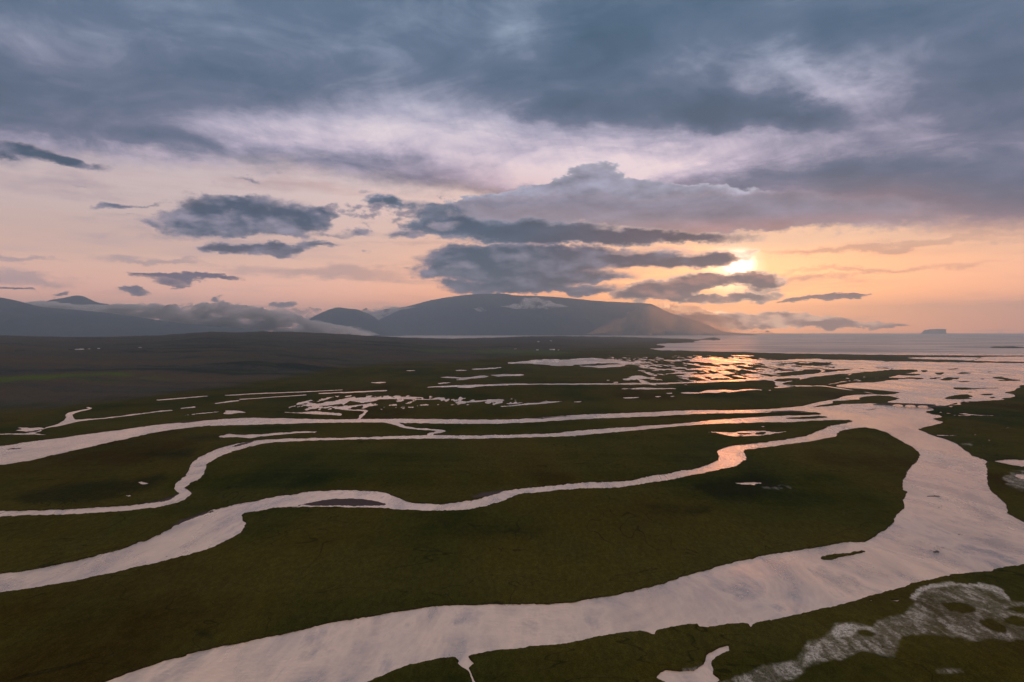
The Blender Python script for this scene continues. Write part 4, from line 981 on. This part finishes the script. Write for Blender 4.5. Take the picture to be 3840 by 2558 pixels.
# ------------------------------------------------------------------ arched bridge
M_conc = simple_mat("dark_concrete", (0.055, 0.052, 0.050, 1), 0.85, 0.3, 0.6)
M_wood = simple_mat("weathered_timber", (0.10, 0.075, 0.055, 1), 0.9, 0.3, 3.0)
M_steel = simple_mat("galvanised_steel", (0.22, 0.22, 0.23, 1), 0.5, 0.15, 2.0, 0.7)
M_asph = simple_mat("gravel_road", (0.09, 0.085, 0.08, 1), 0.95, 0.3, 2.0)
M_white = simple_mat("white_paint", (0.78, 0.78, 0.76, 1), 0.7, 0.1, 0.8)
M_roof = simple_mat("grey_roof_sheet", (0.34, 0.38, 0.42, 1), 0.5, 0.15, 0.5)
M_redroof = simple_mat("rust_red_roof", (0.22, 0.07, 0.05, 1), 0.6, 0.2, 0.5)
M_dark = simple_mat("dark_glass", (0.03, 0.03, 0.035, 1), 0.2, 0.1, 1.0)
M_bark = simple_mat("bark", (0.06, 0.045, 0.035, 1), 0.9, 0.3, 4.0)
M_leaf = simple_mat("dark_leaves", (0.030, 0.045, 0.022, 1), 0.8, 0.5, 1.5)
M_twig = simple_mat("brown_scrub_leaves", (0.085, 0.065, 0.045, 1), 0.8, 0.5, 1.5)
M_rock = simple_mat("wet_dark_rock", (0.045, 0.043, 0.048, 1), 0.45, 0.4, 3.0)
M_feather = simple_mat("grey_brown_feathers", (0.060, 0.052, 0.046, 1), 0.8, 0.4, 12.0)

b0 = Vector(gp(3344, 1521.0)); b1_ = Vector(gp(3486, 1527.0))
L_ = (b1_ - b0).length
ang = math.atan2(b1_.y - b0.y, b1_.x - b0.x)
br = thing("arch_bridge", "long dark concrete bridge on three low arches across the river mouth", "bridge", b0, ang)
WD = 5.0; TOP = 3.4; SP = L_ / 3.0
def rot(dx_, dy_, z): return (dx_, dy_, z)
for side in (0.0, WD - 0.5):
    bmw = bmesh.new()
    pts_t = []; pts_b = []
    n_seg = 60
    for i in range(n_seg + 1):
        x = L_ * i / n_seg
        u = (x % SP) / SP if i < n_seg else 0.0
        u = min(max(u, 0.0), 1.0)
        e = 0.045
        if u < e or u > 1 - e: zb = -0.8
        else:
            q = (u - e) / (1 - 2 * e) * 2 - 1
            zb = 0.10 + 2.15 * math.sqrt(max(0.0, 1 - abs(q) ** 2.2))
        pts_t.append((x, TOP - 0.35)); pts_b.append((x, zb))
    va = [[bmw.verts.new((x, side + dy_, z)) for (x, z) in pts] for pts in (pts_t, pts_b) for dy_ in (0.0, 0.5)]
    for i in range(n_seg):
        tf, tb, bf, bb = va[0], va[1], va[2], va[3]
        bmw.faces.new((tf[i], tf[i + 1], bf[i + 1], bf[i])[::-1])
        bmw.faces.new((tb[i], tb[i + 1], bb[i + 1], bb[i]))
        bmw.faces.new((tf[i], tf[i + 1], tb[i + 1], tb[i]))
        bmw.faces.new((bf[i], bf[i + 1], bb[i + 1], bb[i])[::-1])
    bm_obj("arch_wall", bmw, M_conc, br)
bmd = bmesh.new(); box(bmd, -9, L_ + 9, -0.25, WD + 0.25, TOP - 0.35, TOP); bm_obj("deck", bmd, M_asph, br)
for side in (-0.2, WD - 0.05):
    bmd = bmesh.new(); box(bmd, -8, L_ + 8, side, side + 0.25, TOP + 0.003, TOP + 0.75)
    for i in range(25):
        x = -7.5 + (L_ + 15) * i / 24
        box(bmd, x - 0.2, x + 0.2, side - 0.06, side + 0.31, TOP + 0.003, TOP + 0.95)
    bm_obj("parapet", bmd, M_conc, br)
for k2 in (1, 2):
    bmd = bmesh.new(); box(bmd, SP * k2 - 1.3, SP * k2 + 1.3, -0.7, WD + 0.7, -1.5, 0.45)
    tube(bmd, (SP * k2, -0.9, -1.5), (SP * k2, -0.9, 0.6), 1.1, 0.8, 8)
    bm_obj("pier", bmd, M_conc, br)
for x0_, x1_ in ((-26.0, 0.6), (L_ - 0.6, L_ + 26.0)):
    bmd = bmesh.new()
    lo = -3.0; hi = WD + 3.0
    inner, outer = (x1_, x0_) if x0_ < 0 else (x0_, x1_)
    q = [(inner, lo, -1), (inner, hi, -1), (inner, WD + 0.1, TOP - 0.37), (inner, -0.1, TOP - 0.37), (outer, lo, -1), (outer, hi, -1), (outer, WD * 0.7, 0.9), (outer, WD * 0.3, 0.9)]
    vv = [bmd.verts.new(p) for p in q]
    for f in ((0, 1, 2, 3), (4, 7, 6, 5), (0, 3, 7, 4), (1, 5, 6, 2), (3, 2, 6, 7), (0, 4, 5, 1)):
        bmd.faces.new([vv[i] for i in f])
    bmesh.ops.recalc_face_normals(bmd, faces=bmd.faces)
    bm_obj("abutment", bmd, M_conc, br)

# ------------------------------------------------------------------ power poles by the lagoon
def pole(px, py, hpx, label, rz):
    p = Vector(gp(px, py, 0.4)); s_ = p.y / F * hpx
    t = thing("power_pole", label, "power pole", p, rz, "twin-post power poles by the lagoon")
    for x in (-0.75, 0.75):
        m_ = bmesh.new(); tube(m_, (x, 0, -0.6), (x, 0, s_), 0.17, 0.13, 8); bm_obj("post", m_, M_wood, t)
    m_ = bmesh.new(); box(m_, -1.6, 1.6, -0.1, 0.1, s_ - 0.5, s_ - 0.25); bm_obj("crossarm", m_, M_wood, t)
    for x in (-1.4, 0.0, 1.4):
        m_ = bmesh.new(); tube(m_, (x, 0, s_ - 0.25), (x, 0, s_ + 0.2), 0.08, 0.05, 6); bm_obj("insulator", m_, M_steel, t)
    return t
pole(3362.5, 1491, 13.5, "twin-post timber power pole standing on the point beside the bridge", 0.1)
pole(3611, 1506, 9.5, "twin-post power pole on the lagoon shore opposite the dark sandbar", -0.2)

# ------------------------------------------------------------------ radio mast on the ridge
p = on_ground(1098, 1243.0); p.z -= 1.0
mh = p.y / F * 25.5
t = thing("radio_mast", "tall slender radio mast standing alone on the moor ridge skyline", "mast", p)
bl = bmesh.new()
hb = mh * 0.62
legs = [(2.2 * math.cos(a_), 2.2 * math.sin(a_)) for a_ in (0.5, 0.5 + 2.0944, 0.5 + 4.18879)]
for i in range(3):
    m_ = bmesh.new(); tube(m_, (legs[i][0], legs[i][1], 0), (legs[i][0] * 0.35, legs[i][1] * 0.35, hb), 0.45, 0.35, 6); bm_obj("leg", m_, M_steel, t)
nb_ = 12
for k2 in range(nb_):
    z0_, z1_ = hb * k2 / nb_, hb * (k2 + 1) / nb_
    f0, f1 = 1 - 0.65 * k2 / nb_, 1 - 0.65 * (k2 + 1) / nb_
    for i in range(3):
        a0, a1 = legs[i], legs[(i + 1) % 3]
        tube(bl, (a0[0] * f0, a0[1] * f0, z0_), (a1[0] * f1, a1[1] * f1, z1_), 0.16, 0.16, 4)
bm_obj("bracing", bl, M_steel, t)
m_ = bmesh.new(); tube(m_, (0, 0, hb - 1), (0, 0, mh), 0.7, 0.45, 8); bm_obj("antenna", m_, M_steel, t)
m_ = bmesh.new(); tube(m_, (0, 0, hb - 0.5), (0, 0, hb + 3.0), 2.0, 1.6, 12); bm_obj("platform", m_, M_dark, t)
t2 = thing("mast_hut", "small flat hut at the foot of the radio mast", "hut", (p.x - 9, p.y, p.z + 0.5))
m_ = bmesh.new(); box(m_, -5, 5, -2.5, 2.5, -2, 3.0); bm_obj("wall", m_, M_conc, t2)
m_ = bmesh.new(); box(m_, -5.3, 5.3, -2.8, 2.8, 3.003, 3.4); bm_obj("roof", m_, M_roof, t2)

# ------------------------------------------------------------------ farm buildings
def building(name, px, py, wpx, label, cat, group, roof, wall=None, hr=0.42, rz=0.0, nwin=3, depth=0.6):
    p = on_ground(px, py)
    wd_ = p.y / F * wpx; hg = wd_ * hr * 0.5; dp = wd_ * depth; rg = wd_ * hr * 0.45
    t = thing(name, label, cat, (p.x, p.y, p.z - 0.3), rz, group)
    m_ = bmesh.new(); box(m_, -wd_ / 2, wd_ / 2, -dp / 2, dp / 2, -2.0, hg)
    # gables
    for x in (-wd_ / 2, wd_ / 2):
        vv = [m_.verts.new((x, -dp / 2, hg)), m_.verts.new((x, dp / 2, hg)), m_.verts.new((x, 0, hg + rg))]
        m_.faces.new(vv if x > 0 else vv[::-1])
    bm_obj("wall", m_, wall or M_white, t)
    m_ = bmesh.new(); o_ = 0.4; th = 0.25
    for sgn in (-1, 1):
        q = [(-wd_ / 2 - o_, sgn * (dp / 2 + o_), hg - 0.15), (wd_ / 2 + o_, sgn * (dp / 2 + o_), hg - 0.15), (wd_ / 2 + o_, 0, hg + rg + 0.05), (-wd_ / 2 - o_, 0, hg + rg + 0.05)]
        lo_ = [m_.verts.new(v_) for v_ in q]; up = [m_.verts.new((v_[0], v_[1], v_[2] + th)) for v_ in q]
        m_.faces.new(up); m_.faces.new(lo_[::-1])
        for i in range(4):
            m_.faces.new((lo_[i], lo_[(i + 1) % 4], up[(i + 1) % 4], up[i]))
    bmesh.ops.recalc_face_normals(m_, faces=m_.faces)
    bm_obj("roof", m_, roof, t)
    ww = wd_ / (nwin * 2 + 1)
    for i in range(nwin):
        m_ = bmesh.new(); x = -wd_ / 2 + ww * (2 * i + 1)
        box(m_, x, x + ww * 0.8, -dp / 2 - 0.05, -dp / 2 + 0.1, hg * 0.35, hg * 0.75); bm_obj("window", m_, M_dark, t)
    return t
FA = "buildings of the farm on the left"; FB = "buildings of the farm in the middle"
building("barn", 289, 1310.5, 15, "long low pale barn beside the dark grove", "barn", FA, M_roof, hr=0.26)
building("barn", 304, 1308.5, 15, "long barn with white wall between the grove and the lone tree", "barn", FA, M_white, hr=0.30)
building("farmhouse", 335, 1307, 6, "small pale house just right of the lone tree", "house", FA, M_roof, nwin=2)
building("farmhouse", 370, 1306, 7, "bright white house at the right end of the left farm", "house", FA, M_white, nwin=2)
building("shed", 523, 1303, 9, "blue-grey shed alone on the moor, right of the left farm", "shed", FA, M_roof, nwin=1, hr=0.3)
building("farmhouse", 1932, 1310, 9, "pinkish house standing alone above the green fields", "house", FB, M_redroof, nwin=2)
building("barn", 2015.5, 1315.5, 9, "white barn left of the row of scrub", "barn", FB, M_roof, hr=0.45, nwin=2)
building("barn", 2066, 1316.5, 9, "left one of the two white twin barns", "barn", FB, M_roof, hr=0.5, nwin=2)
building("barn", 2076.5, 1316.5, 9, "right one of the two white twin barns", "barn", FB, M_white, hr=0.5, nwin=2)
building("farmhouse", 2094, 1315, 5, "small house with a red roof right of the twin barns", "house", FB, M_redroof, nwin=1, hr=0.8)
building("farmhouse", 2020, 1282, 8, "distant house near the fjord, left of its neighbour", "house", "houses near the fjord", M_roof, nwin=2)
building("farmhouse", 2067, 1281, 8, "distant low house near the fjord, right of its neighbour", "house", "houses near the fjord", M_roof, nwin=2, hr=0.3)

# ------------------------------------------------------------------ trees by the farms
def tree(px, py, hpx, wpx, label, group, leaf, seed):
    rnd = random.Random(seed)
    p = on_ground(px, py)
    hh = p.y / F * hpx; rr = p.y / F * wpx / 2
    t = thing("tree", label, "tree", (p.x, p.y, p.z - 0.3), 0, group)
    m_ = bmesh.new(); tube(m_, (0, 0, -1), (0, 0, hh * 0.6), hh * 0.04, hh * 0.015, 7)
    for k_ in range(5):
        a_ = k_ * 1.3 + rnd.random(); tube(m_, (0, 0, hh * 0.3), (math.cos(a_) * rr * 0.6, math.sin(a_) * rr * 0.6, hh * (0.55 + 0.25 * rnd.random())), hh * 0.015, hh * 0.006, 4)
    bm_obj("trunk", m_, M_bark, t)
    m_ = bmesh.new()
    for c_ in range(26):
        a_ = rnd.random() * 6.283; r_ = rr * 0.8 * math.sqrt(rnd.random()); z = hh * (0.35 + 0.5 * rnd.random())
        cx_, cy_ = r_ * math.cos(a_), r_ * math.sin(a_)
        for l_ in range(26):
            d_ = Vector((rnd.gauss(0, 1), rnd.gauss(0, 1), rnd.gauss(0, 0.8))) * rr * 0.17
            c0_ = Vector((cx_, cy_, z)) + d_
            s_ = rr * 0.10
            vv = [m_.verts.new(c0_ + Vector((rnd.uniform(-s_, s_), rnd.uniform(-s_, s_), rnd.uniform(-s_, s_)))) for _ in range(3)]
            m_.faces.new(vv)
    bm_obj("crown", m_, leaf, t)
for i, (x, y, hp, wp) in enumerate([(259, 1313, 7, 7), (264, 1313, 8, 8), (270, 1313.5, 8, 8), (275, 1313, 8, 8), (280, 1313, 6, 7)]):
    tree(x, y, hp, wp, ["leftmost dark tree of the grove beside the long barn", "second tree from the left in the dark grove", "middle tree of the dark grove", "fourth tree from the left in the dark grove",
                        "rightmost tree of the dark grove, against the long barn"][i], "dark grove on the left farm", M_leaf, i)
tree(318, 1311, 7, 7, "dark tree just right of the white barn on the left farm", "pair of trees between barn and house", M_leaf, 11)
tree(323, 1310.5, 6, 6, "dark tree nearer the small pale house on the left farm", "pair of trees between barn and house", M_leaf, 12)
for i, (x, wp) in enumerate([(2035, 6), (2041, 7), (2048, 7), (2054, 6)]):
    tree(x, 1315.5, 4.5, wp, ["scrubby brown tree next to the single white barn", "second scrubby tree from the single white barn", "third scrubby tree from the single white barn", "scrubby brown tree next to the twin barns"][i],
         "scrub row between the white barns", M_twig, 20 + i)

# ------------------------------------------------------------------ boulder and birds on the shallow bar
p = Vector(gp(3511, 2070))
bo = bmesh.new(); bmesh.ops.create_icosphere(bo, subdivisions=3, radius=1.0)
for v_ in bo.verts:
    n1 = math.sin(v_.co.x * 5.1 + 1) * math.cos(v_.co.y * 4.3) * 0.12 + math.sin(v_.co.z * 7 + v_.co.x * 3) * 0.08
    v_.co *= 1 + n1
    v_.co = Vector((v_.co.x * 1.75, v_.co.y * 0.9, v_.co.z * 0.62 + 0.12 * math.sin(v_.co.x * 4)))
boulder = bm_obj("boulder", bo, M_rock)
boulder.location = (p.x, p.y, 0.05); boulder.rotation_euler = (0, 0, 0.15)
boulder['label'] = "low dark flat rock in the shallow river beside the birds"; boulder['category'] = "rock"

def bird_mesh():
    path = [(-0.34, 0.20, .012), (-0.26, 0.21, .04), (-0.12, 0.21, .095), (0.02, 0.22, .115), (0.13, 0.25, .085), (0.18, 0.33, .045), (0.195, 0.40, .036), (0.215, 0.45, .048), (0.255, 0.455, .034), (0.285, 0.445, .014), (0.33, 0.435, .006)]
    m_ = bmesh.new(); rings = []
    for i, (x, z, r_) in enumerate(path):
        x0_, z0_, _ = path[max(i - 1, 0)]; x1_, z1_, _ = path[min(i + 1, len(path) - 1)]
        tx, tz = x1_ - x0_, z1_ - z0_; l_ = math.hypot(tx, tz); tx /= l_; tz /= l_
        rings.append([m_.verts.new((x - tz * r_ * math.cos(a_), r_ * 0.85 * math.sin(a_), z + tx * r_ * math.cos(a_))) for a_ in [k_ * math.pi / 4 for k_ in range(8)]])
    for a_, b_2 in zip(rings, rings[1:]):
        for k_ in range(8):
            m_.faces.new((a_[k_], b_2[k_], b_2[(k_ + 1) % 8], a_[(k_ + 1) % 8]))
    m_.faces.new(rings[0]); m_.faces.new(rings[-1][::-1])
    bmesh.ops.recalc_face_normals(m_, faces=m_.faces)
    return m_
BP = [(580, 150, 'left of all the others, at the pale shallows'), (850, 152, 'on the far ripple line, second from the left'), (1040, 208, 'at the left end of the dark ripple patch'), (1205, 258, 'left one of the pair below the dark ripple patch'),
      (1265, 243, 'right one of the pair below the dark ripple patch'), (835, 412, 'standing alone on the near pale bar, far left'), (1575, 340, 'topmost of the flock behind the rock'), (1640, 378, 'just right of the topmost one of the flock'),
      (1465, 400, 'leftmost of the flock behind the rock'), (1585, 440, 'in the middle of the flock, straight above the rock'), (1690, 443, 'right of the middle of the flock, above the rock'), (1775, 415, 'third from the right of the flock'),
      (1840, 405, 'second from the right of the flock'), (1866, 415, 'rightmost of the flock behind the rock'), (1700, 500, 'nearest the right end of the rock'), (1268, 545, 'left one of the two left of the rock'), (1345, 535, 'right one of the two left of the rock')]
first = None
for i, (x, y, w_) in enumerate(BP):
    p = Vector(gp(3380 + x / 11.77, 2020 + y / 11.77)); p.z = -0.02
    lab = "small dark water bird " + w_
    if first is None:
        first = thing("bird", lab, "bird", p, 0.4, "water birds standing in the shallows")
        bm_obj("body", bird_mesh(), M_feather, first)
        for s_ in (-0.04, 0.04):
            m_ = bmesh.new(); tube(m_, (0.0, s_, -0.02), (0.0, s_, 0.15), 0.012, 0.014, 5); bm_obj("leg", m_, M_dark, first)
    else:
        copy_tree(first, p, random.uniform(0, 6.28), lab)

# ------------------------------------------------------------------ fog pouring over the ridge (volumes)
def fog_mat(name, dens, scale, lo, hi, sq=(1, 1, 2.2), color=(0.999, 0.99, 0.99, 1)):
    m_ = bpy.data.materials.new(name); m_.use_nodes = True
    t_ = m_.node_tree; t_.nodes.clear(); q = NT(t_)
    o_ = q.n('ShaderNodeOutputMaterial'); v_ = q.n('ShaderNodeVolumePrincipled')
    pos_ = q.n('ShaderNodeNewGeometry').outputs['Position']
    nz_ = q.noise(q.vm('MULTIPLY', pos_, sq), scale, 5.0, 0.58, 0.4)
    q.put(v_.inputs['Density'], q.sstep(nz_, lo, hi, 0.0, dens))
    v_.inputs['Color'].default_value = color
    v_.inputs['Anisotropy'].default_value = 0.72
    t_.links.new(v_.outputs[0], o_.inputs['Volume'])
    return m_
def fog_slab(prof_top, prof_bot, d, thick, mat, label):
    """closed volume between two traced outlines, rounded in depth"""
    Pt = np.array(prof_top); Pb = np.array(prof_bot)
    px = np.arange(Pt[0, 0], Pt[-1, 0] + 1, 7.0)
    yt = np.interp(px, Pt[:, 0], Pt[:, 1]); yb = np.interp(px, Pb[:, 0], Pb[:, 1])
    tp = np.clip(np.minimum(px - px[0], px[-1] - px) / 90.0, 0.02, 1.0) ** 0.6
    yt = yb + (yt - yb) * tp
    m_ = bmesh.new(); rings = []
    for x, a_, b_2 in zip(px, yt, yb):
        ring = []
        for k_ in range(14):
            th = k_ / 14 * 2 * math.pi
            dd = d + math.cos(th) * thick / 2
            zt_ = H + (HY - a_) / F * d; zb_ = H + (HY - b_2) / F * d
            z = (zt_ + zb_) / 2 + math.sin(th) * (zt_ - zb_) / 2
            bl_ = float(fbm(np.array([x / 34.0 + 3 * th]), np.array([th * 1.3 + d * 0.01]), 4, 0.6)[0]) - 0.5
            z += bl_ * (zt_ - zb_) * 0.5; dd += bl_ * thick
            ring.append(m_.verts.new(((x - CX) / F * d, dd, z)))
        rings.append(ring)
    for a_, b_2 in zip(rings, rings[1:]):
        for k_ in range(14):
            m_.faces.new((a_[k_], b_2[k_], b_2[(k_ + 1) % 14], a_[(k_ + 1) % 14]))
    m_.faces.new(rings[0]); m_.faces.new(rings[-1][::-1])
    bmesh.ops.recalc_face_normals(m_, faces=m_.faces)
    o_ = bm_obj("fog", m_, mat)
    o_['kind'] = 'stuff'; o_['label'] = label
    return o_
FM = fog_mat("rolling_fog", 0.026, 0.0024, 0.36, 0.58, (1.0, 1.0, 3.2))
fog_slab(A((80, 236), (330, 238), (520, 262), (700, 262), (820, 252), (1000, 256), (1150, 268), (1250, 262), (1440, 258), (1520, 248), (1620, 262), (1700, 268), (1850, 288), (2000, 312), (2130, 352), (2250, 385), (2354, 405)) + B((100, 418), (220, 462)),
         A((80, 262), (330, 300), (640, 330), (860, 360), (1150, 410), (1450, 450), (1700, 470), (2000, 474), (2354, 478)) + B((200, 478), (220, 472)), 12600, 420, FM, 'bank of pale fog pouring over the ridge')
FM2 = fog_mat("fog_scraps", 0.010, 0.0042, 0.42, 0.66, (1.0, 1.0, 1.6))
fog_slab(A((1300, 300), (1700, 276), (2000, 283), (2250, 289)) + B((0, 292), (200, 290), (300, 280), (470, 268), (520, 270)), A((1300, 380), (1700, 400), (2250, 400)) + B((200, 400), (400, 300), (520, 276)), 17400, 500, FM2, 'flat sheet of fog behind the cone shaped hill')
fog_slab(B((30, 372), (80, 330), (130, 304), (220, 296), (330, 296), (420, 290)), B((30, 392), (100, 380), (220, 340), (330, 304), (420, 294)), 17200, 350, FM2, 'tongue of fog on the right flank of the cone shaped hill')
fog_slab(B((-400, 372), (-100, 405), (60, 410), (160, 418), (260, 450)), B((-400, 480), (-100, 480), (260, 470)), 15000, 500, FM2, 'low fog lying at the foot of the cone shaped hill')
fog_slab(B((1100, 264), (1190, 240), (1225, 246), (1262, 208), (1300, 224), (1345, 206), (1385, 228), (1430, 214), (1470, 240), (1520, 236), (1570, 264)), B((1120, 276), (1200, 292), (1300, 292), (1420, 292), (1550, 278)), 17500, 600, FM2, 'pale scrap of cloud hanging before the broad mountain')
fog_slab(B((910, 262), (945, 232), (985, 236), (1010, 268)), B((910, 290), (950, 312), (985, 312), (1010, 296)), 17500, 400, FM2, 'small pale wisp beside the larger scrap on the mountain')

FM3 = fog_mat("sun_glow_mist", 0.0011, 0.0011, 0.36, 0.66, (1.0, 0.3, 0.35), (1.0, 0.72, 0.50, 1))  # volume added to stand in for sun rays, orange glow put into its colour
FM3.node_tree.nodes['Principled Volume'].inputs['Anisotropy'].default_value = 0.80
fog_slab(B((1700, 440), (1950, 330), (2100, 262), (2354, 262)) + C((100, 275), (250, 330), (420, 385), (600, 430)), B((1700, 466), (2354, 468)) + C((100, 468), (600, 468)), 16400, 1600, FM3, 'added orange mist standing in for the sun-ray glow before the right end of the broad mountain')
# ------------------------------------------------------------------ air
hm = bpy.data.materials.new("haze_air"); hm.use_nodes = True
ht = hm.node_tree; ht.nodes.clear()
ho = ht.nodes.new('ShaderNodeOutputMaterial'); hv = ht.nodes.new('ShaderNodeVolumePrincipled')
hv.inputs['Color'].default_value = (0.60, 0.82, 0.98, 1); hv.inputs['Density'].default_value = 4.8e-5
hv.inputs['Anisotropy'].default_value = 0.82
ht.links.new(hv.outputs[0], ho.inputs['Volume'])
bz = bmesh.new(); box(bz, -33500, 33500, -33500, 33500, -25, 1330)
haze = bm_obj("haze", bz, hm)
haze['kind'] = 'stuff'; haze['label'] = 'thin dusk haze lying over the delta and sea'
